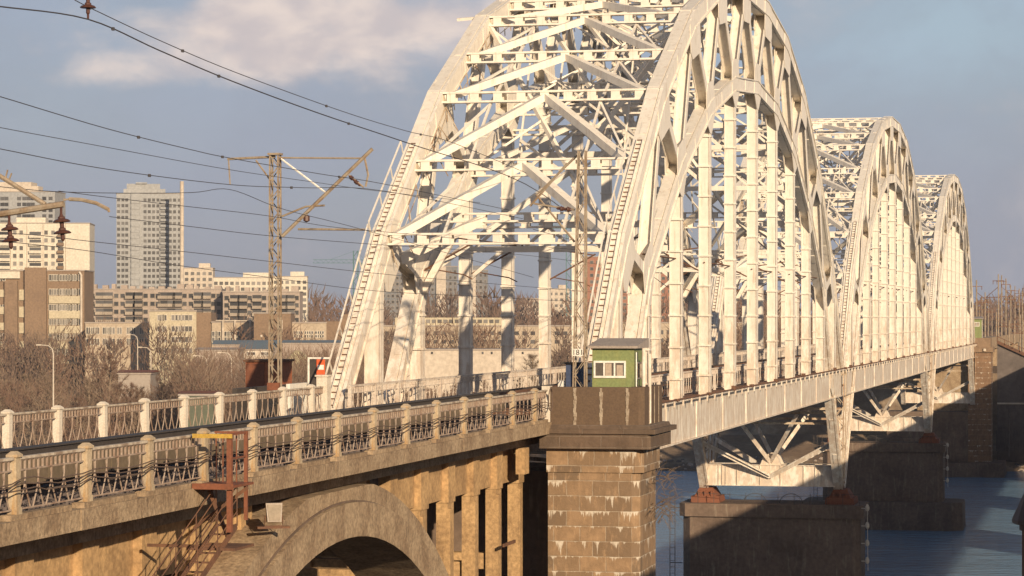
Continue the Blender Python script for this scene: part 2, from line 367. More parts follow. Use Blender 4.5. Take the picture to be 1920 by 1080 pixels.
# ------------------------------------------------------------------ ground and water
def ground_z(x, y):
    if y < 100: return 4.0
    if y < 116: return 4.0 - 7.0 * (y - 100) / 16
    sh = 428 + 10 * math.sin(x * 0.013) + 5 * math.sin(x * 0.05 + 1)
    if y < sh - 10: return -3.0
    if y < sh + 22: return -3.0 + (y - sh + 10) / 32 * 7.2
    return 4.2 + 0.9 * math.sin(x * 0.03 + y * 0.02) + 0.6 * math.sin(y * 0.045 + 2) + min(6.0, max(0, (y - 700) * 0.006))
def axis(segs):
    r = []
    for a, b, n in segs: r += [a + (b - a) * i / n for i in range(n)]
    return r + [segs[-1][1]]
xs = axis([(-12000, -1500, 12), (-1500, -500, 20), (-500, 100, 100), (100, 1500, 20), (1500, 12000, 12)])
ys = axis([(-3000, 90, 12), (90, 120, 10), (120, 400, 8), (400, 480, 30), (480, 900, 60), (900, 2500, 25), (2500, 20000, 14)])
g = MB(); 
for y in ys:
    for x in xs: g.v.append((x, y, ground_z(x, y)))
nx = len(xs)
for j in range(len(ys) - 1):
    for i in range(nx - 1):
        a = j * nx + i; g.f.append((a, a + 1, a + 1 + nx, a + nx)); g.m.append(0)
tag(g.build('ground', 'ground'), kind='structure')
wt = MB(); wt.quad((-12000, 98, 0), (12000, 98, 0), (12000, 470, 0), (-12000, 470, 0))
tag(wt.build('water', 'water'), kind='structure')

# ------------------------------------------------------------------ steel arch span
HB = 13.9                        # local z = h + HB, h measured from eye level
XL, XR = -5.25, 5.25
UN = [(44.0, 3.35), (34.2, 10.3), (24.5, 14.95), (14.8, 17.65), (4.9, 18.75)]
LN = [(37.8, 1.9), (28.35, 7.2), (18.9, 10.9), (9.45, 13.0), (0.0, 13.6)]
def P(x, s, h): return Vector((x, s, h + HB))
def hull(pts):
    pts = sorted(set(pts))
    def half(ps):
        r = []
        for p in ps:
            while len(r) > 1 and (r[-1][0] - r[-2][0]) * (p[1] - r[-2][1]) - (r[-1][1] - r[-2][1]) * (p[0] - r[-2][0]) <= 0: r.pop()
            r.append(p)
        return r
    a = half(pts); b = half(pts[::-1]); return a[:-1] + b[:-1]
def gusset(mb, x, c, arms, hw):
    pts = []
    for (s, h), L, wd in arms:
        dx, dz = s - c[0], h - c[1]; n = math.hypot(dx, dz); dx /= n; dz /= n
        for k in (-1, 1): pts.append((c[0] + dx * L - dz * wd / 2 * k, c[1] + HB + dz * L + dx * wd / 2 * k))
    poly = hull(pts)
    mb.prism(poly, x - hw - 0.03, x - hw + 0.005); mb.prism(poly, x + hw - 0.005, x + hw + 0.03)
def vierendeel(mb, a, b, wd, ht, n, th=0.09, bat=0.42):
    """strut of two flanged chords joined by batten plates, axis a-b, width wd (horizontal), height ht"""
    a = Vector(a); b = Vector(b); up = Vector((0, 0, ht / 2 - th / 2))
    mb.beam(a + up, b + up, th, wd, (0, 0, 1)); mb.beam(a - up, b - up, th, wd, (0, 0, 1))
    for i in range(n):
        t = (i + 0.5) / n; c = a.lerp(b, t)
        mb.box(c.x - bat / 2, c.x + bat / 2, c.y - wd / 2 + 0.03, c.y - wd / 2 + 0.06, c.z - ht / 2 + th, c.z + ht / 2 - th)
        mb.box(c.x - bat / 2, c.x + bat / 2, c.y + wd / 2 - 0.06, c.y + wd / 2 - 0.03, c.z - ht / 2 + th, c.z + ht / 2 - th)
def boxed(mb, a, b, wd, dp, e0=0.0, e1=0.0, lip=0.085):
    """riveted box member with overhanging cover plates"""
    a = Vector(a); b = Vector(b); d = (b - a).normalized(); n = Vector((1, 0, 0)).cross(d)
    mb.beam(a, b, wd, dp, (1, 0, 0), e0, e1)
    for k in (-1, 1):
        o = n * (k * (dp / 2 + 0.03)); W_ = wd / 2 + lip
        for xa, xb in ((-W_, W_ - 0.22), (W_ - 0.15, W_)):
            sh = Vector(((xa + xb) / 2, 0, 0)); mb.beam(a + o + sh, b + o + sh, xb - xa, 0.06, (1, 0, 0), e0, e1)
    L_ = (b - a).length
    for f in ([0.5] if L_ < 11 else [0.35, 0.7]):
        c_ = a.lerp(b, f); mb.beam(c_ - d * .55, c_ + d * .55, wd + .05, dp - .12, (1, 0, 0))
        for k in (-1, 1): mb.beam(c_ - d * .5 + n * k * (dp / 2 + .075), c_ + d * .5 + n * k * (dp / 2 + .075), wd * .55, .035, (1, 0, 0))
def railing_pattern(mb, x, y0, y1, zt, zb, t=0.03, n=5):
    """iron railing panel along y: two top bars, short balusters, interlaced pointed arcs, foot bar"""
    z2 = zt - 0.24; L = y1 - y0
    mb.box(x - 0.03, x + 0.03, y0, y1, z2 - 0.03, z2)
    mb.box(x - 0.02, x + 0.02, y0, y1, zb, zb + 0.03)
    k = n * 3
    for i in range(k):
        y = y0 + L * (i + 0.5) / k; mb.box(x - t / 2, x + t / 2, y - t / 2, y + t / 2, z2, zt - 0.02)
    c = L / n
    for i in range(n):
        ya = y0 + c * i
        for sgn in (1, -1):
            pts = []
            for q in range(6):
                f = q / 5; yy = (0.5 * math.sin(f * math.pi / 2)); yy = yy if sgn > 0 else 1 - yy
                pts.append((x + 0.012 * sgn, ya + c * (yy * 0.92 + 0.04), z2 - 0.02 - (z2 - zb) * (1 - f) if False else zb + (z2 - 0.03 - zb) * f))
            mb.tube(pts, t * 0.45, 4)
def make_span(yc):
    root = thing('steel_arch_span', 'nearest and largest cream steel arch span, its crown cut by the top of the picture', 'bridge span',
                 (-25.75, yc, CZ - HB), 0, 'cream steel arch spans of the railway bridge')
    for x in (XL, XR):
        full_u = [(-s, h) for s, h in UN] + [(s, h) for s, h in reversed(UN)]
        full_l = [(-s, h) for s, h in LN] + [(s, h) for s, h in reversed(LN[:-1])]
        # upper chord
        mb = MB(); pu = [(-51.3, -4.0)] + full_u + [(51.3, -4.0)]
        for a, b in zip(pu, pu[1:]): boxed(mb, P(x, *a), P(x, *b), 0.60, 0.80, 0.15, 0.15)
        for i in range(1, len(pu) - 1):
            c = pu[i]; arms = [(pu[i - 1], 1.5, 1.0), (pu[i + 1], 1.5, 1.0)]
            near = sorted(full_l, key=lambda q: abs(q[0] - c[0]))[:2] if abs(c[0]) < 40 else [sorted(full_l, key=lambda q: abs(q[0] - c[0]))[0], (c[0], c[1] - 9)]
            for q in near: arms.append((q, 2.2, 0.62))
            gusset(mb, x, c, arms, 0.31)
        mb.build('upper_chord', 'steel', root)
        # lower chord, running through the deck down to the bearing
        mb = MB(); pl = [(-51.2, -12.9), (-43.4, -4.9)] + full_l + [(43.4, -4.9), (51.2, -12.9)]
        for a, b in zip(pl, pl[1:]): boxed(mb, P(x, *a), P(x, *b), 0.56, 0.68, 0.12, 0.12)
        for i in range(2, len(pl) - 2):
            c = pl[i]; arms = [(pl[i - 1], 1.4, 0.9), (pl[i + 1], 1.4, 0.9), ((c[0], c[1] - 9), 1.3, 0.6)]
            near = sorted(full_u, key=lambda q: abs(q[0] - c[0]))[:2]
            for q in near: arms.append((q, 1.6, 0.6))
            gusset(mb, x, c, arms, 0.29)
        for sg in (-1, 1): gusset(mb, x, (sg * 43.4, -4.7), [((sg * 37.8, 1.9), 1.2, .8), ((sg * 51.2, -12.9), 1.4, .8), ((sg * 30, -4.7), 1.3, 1.0)], 0.29)
        mb.build('lower_chord', 'steel', root)
        # web members
        for i, u in enumerate(full_u):
            near = sorted(full_l, key=lambda q: abs(q[0] - u[0]))[:2] if abs(u[0]) < 40 else [sorted(full_l, key=lambda q: abs(q[0] - u[0]))[0]]
            for q in near:
                mb = MB(); mb.beam(P(x, *u), P(x, *q), 0.58, 0.05, (1, 0, 0), 0, 0)
                d = (P(x, *q) - P(x, *u)).normalized(); n = Vector((1, 0, 0))
                for k in (-1, 1): mb.beam(P(x, *u) + n * k * 0.27, P(x, *q) + n * k * 0.27, 0.05, 0.5, (1, 0, 0))
                mb.build('web_diagonal', 'steel', root)
        # hangers with batten collars
        for s, h in full_l + [(-45.2, 2.0), (45.2, 2.0)]:
            mb = MB(); w_ = 0.26 if abs(s) < 40 else 0.32
            mb.box(x - w_, x + w_, s - 0.2, s + 0.2, HB - 4.1, HB + h)
            for k in (-1, 1): mb.box(x + k * (w_ + 0.02) - 0.02, x + k * (w_ + 0.02) + 0.02, s - 0.26, s + 0.26, HB - 4.1, HB + h - 0.4)
            z = HB - 3.0
            while z < HB + h - 1.2 and abs(s) < 40:
                mb.box(x - w_ - 0.09, x + w_ + 0.09, s - 0.3, s + 0.3, z, z + 0.09); z += 1.55
            mb.build('hanger', 'steel', root)
        # tie girder
        sx_ = 1 if x > 0 else -1; mb = MB(); z0, z1 = HB - 5.95, HB - 4.05
        mb.box(x - 0.22, x + 0.22, -51.7, 51.7, z0, z1)
        mb.box(x - 0.36, x + 0.36, -51.7, 51.7, z0 - 0.06, z0); mb.box(x - 0.42, x + 0.42, -51.7, 51.7, z1, z1 + 0.07)
        n = 22
        for i in range(n + 1):
            y = -51.5 + 103 * i / n; dpt = 0.003 if i % 2 else 0.05
            mb.box(x - 0.22 - dpt, x + 0.22 + dpt, y - 0.03, y + 0.03, z0, z1)
        mb.build('tie_girder', 'steel', root)
        mb = MB()                                         # outer edge shelf with pipe and clips
        xo = x + sx_ * 0.62
        mb.box(min(xo, x + sx_ * 0.4), max(xo, x + sx_ * 0.4), -51.6, 51.6, z1 + 0.08, z1 + 0.14)
        mb.mi = 1; mb.tube([(xo, -51.5, z1 + 0.22), (xo, 0, z1 + 0.2), (xo, 51.5, z1 + 0.22)], 0.045, 6); mb.mi = 0
        for i in range(40):
            y = -51 + 102 * i / 39; mb.box(xo - 0.04, xo + 0.04, y - 0.05, y + 0.05, z1 - 0.12, z1 + 0.16)
        for i in range(12):
            y = -50 + 100 * i / 11 + random.uniform(-2, 2); mb.mi = 1; mb.box(xo - 0.12, xo + 0.1, y - 0.2, y + 0.25, z1 + 0.14, z1 + random.uniform(.22, .4)); mb.mi = 0
        mb.build('edge_pipe', ['steel', 'rust'], root)
        # footway railing inside the truss
        mb = MB(); xi = x - sx_ * 0.75
        y = -51.5
        while y < 51:
            mb.mi = 0; mb.box(xi - 0.07, xi + 0.07, y - 0.07, y + 0.07, HB - 4.0, HB - 2.75)
            railing_pattern(mb, xi, y + 0.08, min(y + 3.66, 51.6), HB - 2.8, HB - 3.85, 0.04, 5); y += 3.74
        mb.box(xi - 0.06, xi + 0.06, -51.6, 51.6, HB - 2.8, HB - 2.72)
        mb.build('footway_railing', 'pinkrail', root)
        # ladder on the upper chord
        mb = MB()
        for a, b in ((pu[0], pu[1]), (pu[1], (-38.0, 7.6))):
            A, B = P(x, *a), P(x, *b); d = (B - A).normalized(); nrm = Vector((1, 0, 0)).cross(d) * (0.50)
            if nrm.z < 0: nrm = -nrm
            for k in (-.14, .14): mb.beam(A + nrm + Vector((k - 0.05, 0, 0)), B + nrm + Vector((k - 0.05, 0, 0)), 0.03, 0.1)
            L = (B - A).length; q = 0.15
            while q < L:
                mb.mi = 1; mb.beam(A + nrm + d * q + Vector((-.2, 0, 0)), A + nrm + d * q + Vector((.1, 0, 0)), 0.04, 0.05, (0, 0, 1)); mb.mi = 0; q += 0.36
        mb.build('chord_ladder', ['steel', 'rust'], root)
        # inspection rail with loose rods along the inner side of the chord
        mb = MB(); prevs = None; xi2 = x - sx_ * 0.42
        for a, b in zip(full_u, full_u[1:]):
            A, B = P(xi2, a[0], a[1]), P(xi2, b[0], b[1]); d = (B - A).normalized(); nr = Vector((1, 0, 0)).cross(d); nr = nr if nr.z > 0 else -nr
            n_ = 7
            for i in range(n_):
                q = A.lerp(B, i / n_) - nr * 1.1; t1 = q + nr * .75; t2 = q + nr * .3
                mb.mi = 1 if i % 3 == 0 else 0
                mb.beam(q, t1, .045, .045, (0, 1, 0)); q0 = q
                if prevs: mb.beam(prevs[0], t1, .04, .04); mb.beam(prevs[1], t2, .03, .03)
                if random.random() < .6:
                    mb.mi = 1; e = q - nr * .3 + Vector((-sx_ * random.uniform(.1, .7), random.uniform(-.6, .6), random.uniform(-.8, .2))); mb.beam(t1, e, .035, .035)
                prevs = (t1, t2)
        mb.build('inspection_rail', ['steel', 'steel_rusty'], root)
        if x < 0:
            for s_ in (-37.8, -28.35, -9.45, 9.45, 28.35, 37.8):
                mb = MB(); mb.tube([P(x + .3, s_, 2.2), P(x + 2.9, s_, 3.6)], .045, 5); mb.tube([P(x + .3, s_, 3.9), P(x + 2.8, s_, 3.55)], .035, 5); mb.tube([P(x + .5, s_, 2.3), P(x + 2.2, s_, 2.0), P(x + 2.6, s_, 1.8)], .03, 5)
                mb.build('wire_bracket', 'rust', root)
        else:
            for s_ in (-33, -14.2, 4.7, 23.6, 33):
                mb = MB(); mb.tube([P(x - .3, s_, 2.2), P(x - 2.9, s_, 3.5)], .045, 5); mb.tube([P(x - .3, s_, 3.9), P(x - 2.8, s_, 3.55)], .035, 5); mb.tube([P(x, s_ - 5, 2.9), P(x, s_ + 5, 2.9)], .04, 5)
                mb.build('wire_bracket', 'rust', root)
        # zig-zag hand rail outside the lower part of the chord
        mb = MB(); A, B = P(x, -51.3, -4.0), P(x, -44.0, 3.35); C2 = P(x, -38.6, 7.2); xo = x - 0.4
        for a, b, cnt in ((A, B, 5), (B, C2, 3)):
            d = (b - a).normalized(); nrm = Vector((1, 0, 0)).cross(d); nrm = nrm if nrm.z > 0 else -nrm
            prev = None
            for i in range(cnt + 1):
                q = a.lerp(b, i / cnt); q.x = xo; top = q + nrm * 1.05
                mb.beam(q + nrm * 0.3, top, 0.05, 0.05); 
                if prev is not None: mb.beam(prev, top, 0.06, 0.06)
                prev = top
        mb.build('chord_handrail', 'steel', root)
    # struts and K bracing between upper chords
    allu = [(-s, h) for s, h in UN] + [(s, h) for s, h in reversed(UN)]
    for i, (s, h) in enumerate(allu):
        mb = MB(); vierendeel(mb, P(XL + 0.2, s, h + 0.1), P(XR - 0.2, s, h + 0.1), 0.5, 0.52, 9)
        if i == 2: mb.beam(P(XL - 1.3, s - 0.4, h + 0.2), P(XL + 0.3, s, h + 0.35), 0.14, 0.14)
        mb.build('cross_strut', 'steel', root)
    mid = [(0.5 * (a[0] + b[0]), 0.5 * (a[1] + b[1])) for a, b in zip(allu, allu[1:])]
    for s, h in mid:
        mb = MB(); vierendeel(mb, P(XL + 0.2, s, h + 0.1), P(XR - 0.2, s, h + 0.1), 0.5, 0.52, 9); mb.build('cross_strut', 'steel', root)
    st = sorted(allu + mid)
    for i in range(len(st) - 1):
        a, b = (st[i], st[i + 1]) if st[i][0] < -0.1 else (st[i + 1], st[i])
        for x in (XL, XR):
            mb = MB(); A = P(x * 0.94, a[0], a[1] + .05); B = P(0.1 if x > 0 else -0.1, b[0], b[1] + .05); mb.beam(A, B, 0.34, 0.46, (0, 0, 1)); mb.build('chord_brace', 'steel', root)
    for a, b in zip(st, st[1:]):
        for x in (XL, XR):
            mb = MB(); mb.beam(P(x * .5, a[0], a[1] - .2), P(x * .5, b[0], b[1] - .2), .1, .12); mb.beam(P(x * .95, a[0], a[1] - .22), P(x * .5, b[0], b[1] - .22), .1, .1); mb.build('top_lateral', 'steel', root)
    # lower struts, sway frames, lower bracing
    alll = [(-s, h) for s, h in LN] + [(s, h) for s, h in reversed(LN[:-1])]
    for s, h in alll:
        if abs(s) > 30: continue
        mb = MB(); vierendeel(mb, P(XL + 0.2, s, h), P(XR - 0.2, s, h), 0.42, 0.44, 9); mb.build('cross_strut', 'steel', root)
        ul = sorted(allu, key=lambda q: abs(q[0] - s))[0]
        for x in (XL, XR):
            mb = MB(); mb.beam(P(0, s, h), P(x * 0.95, *ul), 0.2, 0.2, (0, 0, 1))
            mb.beam(P(0.4 if x > 0 else -0.4, s, h), P(x * 0.5, s + (0.6), h + 1.6), 0.12, 0.12, (0, 0, 1)); mb.build('sway_brace', 'steel', root)
        mb = MB(); zt_ = ul[1] - .3
        mb.beam(P(XL + .3, s, h + .2), P(XR - .3, ul[0], zt_), .11, .11, (0, 1, 0)); mb.beam(P(XR - .3, s, h + .2), P(XL + .3, ul[0], zt_ + .12), .11, .11, (0, 1, 0))
        mb.beam(P(XL * .5, s, h + .2), P(XL * .5, ul[0], zt_), .09, .09, (0, 1, 0)); mb.beam(P(XR * .5, s, h + .2), P(XR * .5, ul[0], zt_), .09, .09, (0, 1, 0)); mb.build('sway_lattice', 'steel', root)
        if abs(s) > 5:
            hb = 3.4 if abs(s) > 20 else h - 2.3
            mb = MB(); vierendeel(mb, P(XL + 0.3, s, hb + 1.2), P(XR - 0.3, s, hb + 1.2), 0.35, 0.34, 9); mb.beam(P(XL + 0.2, s, hb), P(XR - 0.2, s, hb), 0.3, 0.26, (0, 0, 1))
            for k in range(4):
                xa = XL + 0.4 + k * 2.5; xm = xa + 1.25; mb.beam(P(xa, s, hb), P(xm, s, hb + 1.1), 0.14, 0.14, (0, 1, 0)); mb.beam(P(xm, s, hb + 1.1), P(xa + 2.5, s, hb), 0.14, 0.14, (0, 1, 0))
            for k in (-1, 1): mb.beam(P(k * 5.1, s, hb - 1.5), P(k * 3.2, s, hb + 0.1), 0.18, 0.18, (0, 1, 0))
            mb.build('sway_frame', 'steel', root)
    for a, b in zip(alll, alll[1:]):
        for x in (XL, XR):
            mb = MB(); q0, q1 = (a, b) if a[0] < 0 else (b, a)
            mb.beam(P(x * 0.95, *q0), P(0, *q1), 0.24, 0.2, (0, 0, 1)); mb.build('chord_brace', 'steel', root)
    for sg in (-1, 1):                                        # portal braces at the ends
        mb = MB(); vierendeel(mb, P(XL + .3, sg * 37.8, 4.6), P(XR - .3, sg * 37.8, 4.6), 0.4, 0.44, 9); mb.build('portal_strut', 'steel', root)
        for x in (XL, XR):
            mb = MB(); mb.beam(P(x * .95, sg * 42.0, 2.6), P(x * 0.42, sg * 37.8, 4.5), 0.42, 0.3, (0, 0, 1))
            mb.beam(P(x * .97, sg * 37.8, 1.0), P(x * 0.6, sg * 37.8, 4.4), 0.34, 0.3, (0, 1, 0)); mb.build('portal_brace', 'steel', root)
            mb = MB(); z0, z1 = HB - 12.9, HB - 4.1; yv = sg * 51.25      # latticed end post
            for k in (-1, 1):
                mb.beam((x + k * .3, yv, z0), (x + k * .42, yv - sg * 0.2, z1), 0.07, 0.3, (1, 0, 0))
            z = z0 + 0.5; flip = 1
            while z < z1 - 0.8:
                mb.beam((x - .33 * flip, yv, z), (x + .33 * flip, yv, z + 0.8), 0.06, 0.05, (0, 1, 0)); z += 0.8; flip = -flip
            mb.build('end_post', 'steel_rusty', root)
            mb = MB(); mb.beam(P(0, sg * 50.5, -12.3), P(x * .97, sg * 48.4, -9.6), 0.2, 0.34, (0, 1, 0)); mb.beam(P(0, sg * 50.2, -12.2), P(x * .97, sg * 48.1, -9.4), 0.2, 0.1, (0, 1, 0)); mb.build('leg_brace', 'steel', root)
            mb = MB(); mb.beam(P(0, sg * 50.8, -11.2), P(x * .46, sg * 47.6, -7.4), 0.22, 0.28, (0, 1, 0)); mb.build('leg_brace', 'steel', root)
        # box cross beam between the bearings
        mb = MB(); y0 = sg * 51.0; z0, z1 = HB - 13.0, HB - 11.45
        mb.box(XL + .3, XR - .3, y0 - 0.35, y0 + 0.35, z0, z1); mb.box(XL + .2, XR - .2, y0 - 0.45, y0 + 0.45, z1, z1 + .05); mb.box(XL + .2, XR - .2, y0 - 0.45, y0 + 0.45, z0 - .05, z0)
        for xx in [XL + 1.2 + i * 0.28 for i in range(3)] + [XR - 1.2 - i * 0.28 for i in range(3)] + [-2.6, -0.8, 0.8, 2.6]:
            mb.box(xx - .025, xx + .025, y0 - 0.43, y0 + 0.43, z0, z1)
        mb.prism([(0, 0)], 0, 0) if False else None
        pr = [(-0.8, z1 + .05), (0.8, z1 + .05), (0.55, z1 + 0.65), (0.2, z1 + 0.9), (-0.2, z1 + 0.9), (-0.55, z1 + 0.65)]
        k = len(mb.v)
        for yy in (y0 - 0.3, y0 + 0.3): mb.v += [(p[0], yy, p[1]) for p in pr]
        mb.f.append(tuple(k + i for i in range(6))); mb.m.append(0); mb.f.append(tuple(k + 11 - i for i in range(6))); mb.m.append(0)
        for i in range(6): mb.f.append((k + i, k + 6 + i, k + 6 + (i + 1) % 6, k + (i + 1) % 6)); mb.m.append(0)
        mb.build('bearing_cross_beam', 'steel', root)
        mb = MB(); yv = sg * 47.3
        mb.beam(P(XL + .2, yv, -7.2), P(XR - .2, yv, -7.2), 0.2, 0.22, (0, 0, 1)); mb.beam(P(XL + .2, yv - .3, -8.0), P(XR - .2, yv - .3, -8.0), 0.16, 0.2, (0, 0, 1))
        mb.build('leg_strut', 'steel_rusty', root)
    # floor system
    mb = MB(); n = 22
    for i in range(n + 1):
        y = -51.5 + 103 * i / n; mb.box(XL + .25, XR - .25, y - 0.03, y + 0.03, HB - 5.4, HB - 4.5); mb.box(XL + .25, XR - .25, y - 0.16, y + 0.16, HB - 5.44, HB - 5.4)
    mb.build('floor_beams', 'steel_rusty', root)
    mb = MB()
    for xx in (-3.2, -1.6, 1.6, 3.2):
        mb.box(xx - .04, xx + .04, -51.6, 51.6, HB - 4.49, HB - 3.95); mb.box(xx - .18, xx + .18, -51.6, 51.6, HB - 3.94, HB - 3.9)
    mb.build('stringers', 'rust', root)
    for xa in (-3.75, 1.05):
        mb = MB()
        for i in range(160):
            y = -51.4 + 102.8 * i / 159
            mb.box(xa, xa + 2.7, y - .12, y + .12, HB - 3.89, HB - 3.66)
        mb.build('sleepers', 'rust', root)
    for xx in (-3.16, -1.64, 1.64, 3.16):
        mb = MB(); mb.box(xx - .036, xx + .036, -51.7, 51.7, HB - 3.655, HB - 3.5); mb.build('rail', 'darkiron', root)
    mb = MB()
    for xx in (-1.3, 1.3): mb.box(xx - .05, xx + .05, -51.6, 51.6, HB - 3.64, HB - 3.36)
    mb.build('guard_plates', 'rust', root)
    mb = MB(); mb.box(-5.0, -4.05, -51.6, 51.6, HB - 4.0, HB - 3.94); mb.box(4.05, 5.0, -51.6, 51.6, HB - 4.0, HB - 3.94); mb.box(-.8, .8, -51.6, 51.6, HB - 3.8, HB - 3.74)
    mb.build('footway_plates', 'rust', root)
    mb = MB()
    for i in range(11):
        y = -51.5 + 103 * i / 11; y2 = y + 103 / 11
        mb.beam((XL + .3, y, HB - 5.62), (XR - .3, y2, HB - 5.62), 0.16, 0.12, (0, 0, 1)); mb.beam((XR - .3, y, HB - 5.76), (XL + .3, y2, HB - 5.76), 0.16, 0.12, (0, 0, 1))
    mb.build('wind_bracing', 'steel_rusty', root)
    return root
span = make_span(156.3)
for i, lab in enumerate(('second cream steel arch span, behind the near arch, between the two river piers',
                         'farthest cream steel arch span, smallest, ending at the far stone tower')):
    c = copy_tree(span); c.location.y = 156.3 + 104 * (i + 1); c['label'] = lab

# ------------------------------------------------------------------ river piers
def river_pier(yc, label):
    r = thing('river_pier', label, 'bridge pier', (-25.6, yc, -3), 0, 'river piers')
    def ring(hx0, hx1, hy, ch): return [(hx0 + ch, -hy), (hx1 - ch, -hy), (hx1, -hy + ch), (hx1, hy - ch), (hx1 - ch, hy), (hx0 + ch, hy), (hx0, hy - ch), (hx0, -hy + ch)]
    t = CZ - 14.4 + 3
    mb = MB(); mb.hprism(ring(-6.9, 6.9, 2.5, 0.6), 0, t - 1.02); mb.build('shaft', 'pierdark', r)
    mb = MB(); mb.hprism(ring(-7.15, 7.15, 2.75, 0.5), t - 1.0, t); mb.build('capstone', 'pierdark', r)
    mb = MB(); mb.hprism(ring(-9.2, 9.3, 4.2, 1.2), 0, 6.2, 0.985); mb.build('footing', 'pierdark', r)
    for x in (-5.1, 5.4):
        mb = MB(); x -= 0.15
        mb.hprism([(x - 1.15, -1.6), (x + 1.15, -1.6), (x + 1.15, 1.6), (x - 1.15, 1.6)], t + .003, t + 0.5, 0.95)
        mb.hprism([(x - .85, -1.5), (x + .85, -1.5), (x + .85, 1.5), (x - .85, 1.5)], t + 0.5, t + 1.15, 0.62)
        for k in (-.5, 0, .5): mb.box(x + k - .06, x + k + .06, -1.55, 1.55, t + .5, t + .9)
        mb.build('bearing', 'redox', r)
    mb = MB()                                                # edge rail with loops
    for i in range(12): mb.tube([(-6.9 + i * 1.25, -2.6, t), (-6.9 + i * 1.25, -2.6, t + 0.9)], 0.025, 4)
    mb.tube([(-6.9, -2.6, t + .9), (0, -2.62, t + .55), (6.9, -2.6, t + .9)], 0.02, 4)
    for cx in (-1.2, 1.6): mb.tube([(cx + 0.9 * math.cos(a * math.pi / 8), -2.5, t + 0.1 + 0.75 * math.sin(a * math.pi / 8)) for a in range(9)], 0.03, 4)
    mb.build('edge_rail', 'darkiron', r)
    mb = MB()                                                # ladder down the left flank
    for k in (-7.5, -7.9): mb.tube([(k, -2.3, 3.2), (k, -2.3, t + 0.9)], 0.035, 4)
    z = 3.4
    while z < t + .8: mb.tube([(-7.9, -2.3, z), (-7.5, -2.3, z)], 0.022, 4); z += 0.5
    for z in (5, 8.2, t - .4): mb.box(-7.9, -6.9, -2.33, -2.27, z, z + .06)
    mb.build('access_ladder', 'darkiron', r)
    mb = MB()                                                # string of navigation lamps
    for i in range(4):
        z = t - 0.2 - i * 1.35; mb.lathe([(0, .32), (.07, .3), (.16, .12), (.17, -.05), (.09, -.2), (0, -.22)], 8, (7.45, -2.4, z))
        mb.box(7.0, 7.45, -2.43, -2.37, z - .03, z + .03)
    mb.tube([(7.45, -2.3, t), (7.5, -2.3, t - 5)], 0.03, 4); mb.build('navigation_lamps', 'offwhite', r)
    return r
river_pier(208.3, 'nearest dark river pier, in the water under the meeting of first and second arch')
river_pier(312.3, 'second dark river pier with stepped footing, under the meeting of second and third arch')

# far bank tower where the steelwork ends
r = thing('stone_tower', 'brown stone tower at the far end of the steel arches, by the far bank', 'bridge tower', (-19.6, 418.5, 0))
mb = MB(); mb.box(-1.6, 1.9, -3, 2.5, 0, CZ - 5.2); mb.build('shaft', 'farstone', r)
mb = MB(); mb.box(-1.9, 2.2, -3.3, 2.8, CZ - 5.2, CZ - 4.4); mb.box(-1.5, 1.8, -2.9, 2.4, CZ - 4.4, CZ - 3.0); mb.build('parapet', 'brownwall', r)
mb = MB()
for x in (-.9, .9): mb.lathe([(0, .3), (.22, .25), (.25, -.1), (0, -.2)], 8, (x, -3.4, CZ - 4.9))
mb.build('wall_lamps', 'offwhite', r)
mb = MB(); mb.box(-14, -1.6, -3, 3, 0, CZ - 14.4); mb.build('bearing_bench', 'pierdark', r)
mb = MB(); mb.hprism([(-15, -5.5), (4, -5.5), (4, 5), (-15, 5)], -1, 2.2, 0.98); mb.build('footing', 'pierdark', r)
def booth(label, loc, sc=1.0, full=True):
    r = thing('guard_booth', label, 'booth', loc); r.scale = (sc, sc, sc)
    mb = MB(); mb.box(-.66, 0.98, 0, 2.0, 0, 2.9); mb.build('walls', 'green', r)
    mb = MB(); mb.box(-.8, 1.16, -0.22, 2.3, 2.902, 2.96)
    mb.hexa([(-.8, -.22, 2.96), (1.16, -.22, 2.96), (1.16, 2.3, 2.96), (-.8, 2.3, 2.96), (-.8, -.22, 3.0), (1.16, -.22, 3.0), (1.16, 2.3, 3.28), (-.8, 2.3, 3.28)])
    mb.build('roof', 'roof', r)
    win = MB(); x0, x1, z0, z1 = -0.6, 0.66, 1.76, 2.42
    for a, b, c, d in ((x0, x1, z1 - .08, z1), (x0, x1, z0, z0 + .08), (x0, x0 + .07, z0 + .08, z1 - .08), (x1 - .07, x1, z0 + .08, z1 - .08), (x0 + .38, x0 + .44, z0 + .08, z1 - .08), (x0 + .79, x0 + .85, z0 + .08, z1 - .08)):
        win.box(a, b, -0.05, 0.005, c, d)
    wo = win.build('window', 'white', r)
    mb = MB(); mb.box(x0 + .07, x1 - .07, -0.018, 0.004, z0 + .08, z1 - .08); mb.build('pane', 'pane', wo)
    for a, b, c in ((x0 + .46, x0 + .7, .1), (x0 + .9, x1 - .12, .16)):
        mb = MB(); mb.box(a, b, -0.024, -0.019, z0 + .08, z1 - c); mb.build('curtain', 'curtain', wo)
    mb = MB(); mb.box(0.975, 1.02, 0.35, 1.5, 1.7, 1.76); mb.box(0.975, 1.02, .35, 1.5, 2.3, 2.36); mb.box(0.975, 1.02, .35, .41, 1.76, 2.3); mb.box(0.975, 1.02, 1.44, 1.5, 1.76, 2.3)
    for k in range(4): mb.box(0.99, 1.01, .6 + k * .22, .62 + k * .22, 1.76, 2.3)
    s2 = mb.build('side_window', 'rail', r); mb = MB(); mb.box(0.976, 0.988, .41, 1.44, 1.76, 2.3); mb.build('pane', 'pane', s2)
    mb = MB(); mb.box(0.14, 0.2, -0.03, 0.01, 0.1, 0.16) ; mb.tube([(1.05, .1, 0), (1.05, .1, 2.75)], .03, 5); mb.build('drain_pipe', 'white', r)
    return r
booth('small pale green guard booth on top of the far stone tower', (-20.2, 417.2, CZ - 3.0), 1.0)

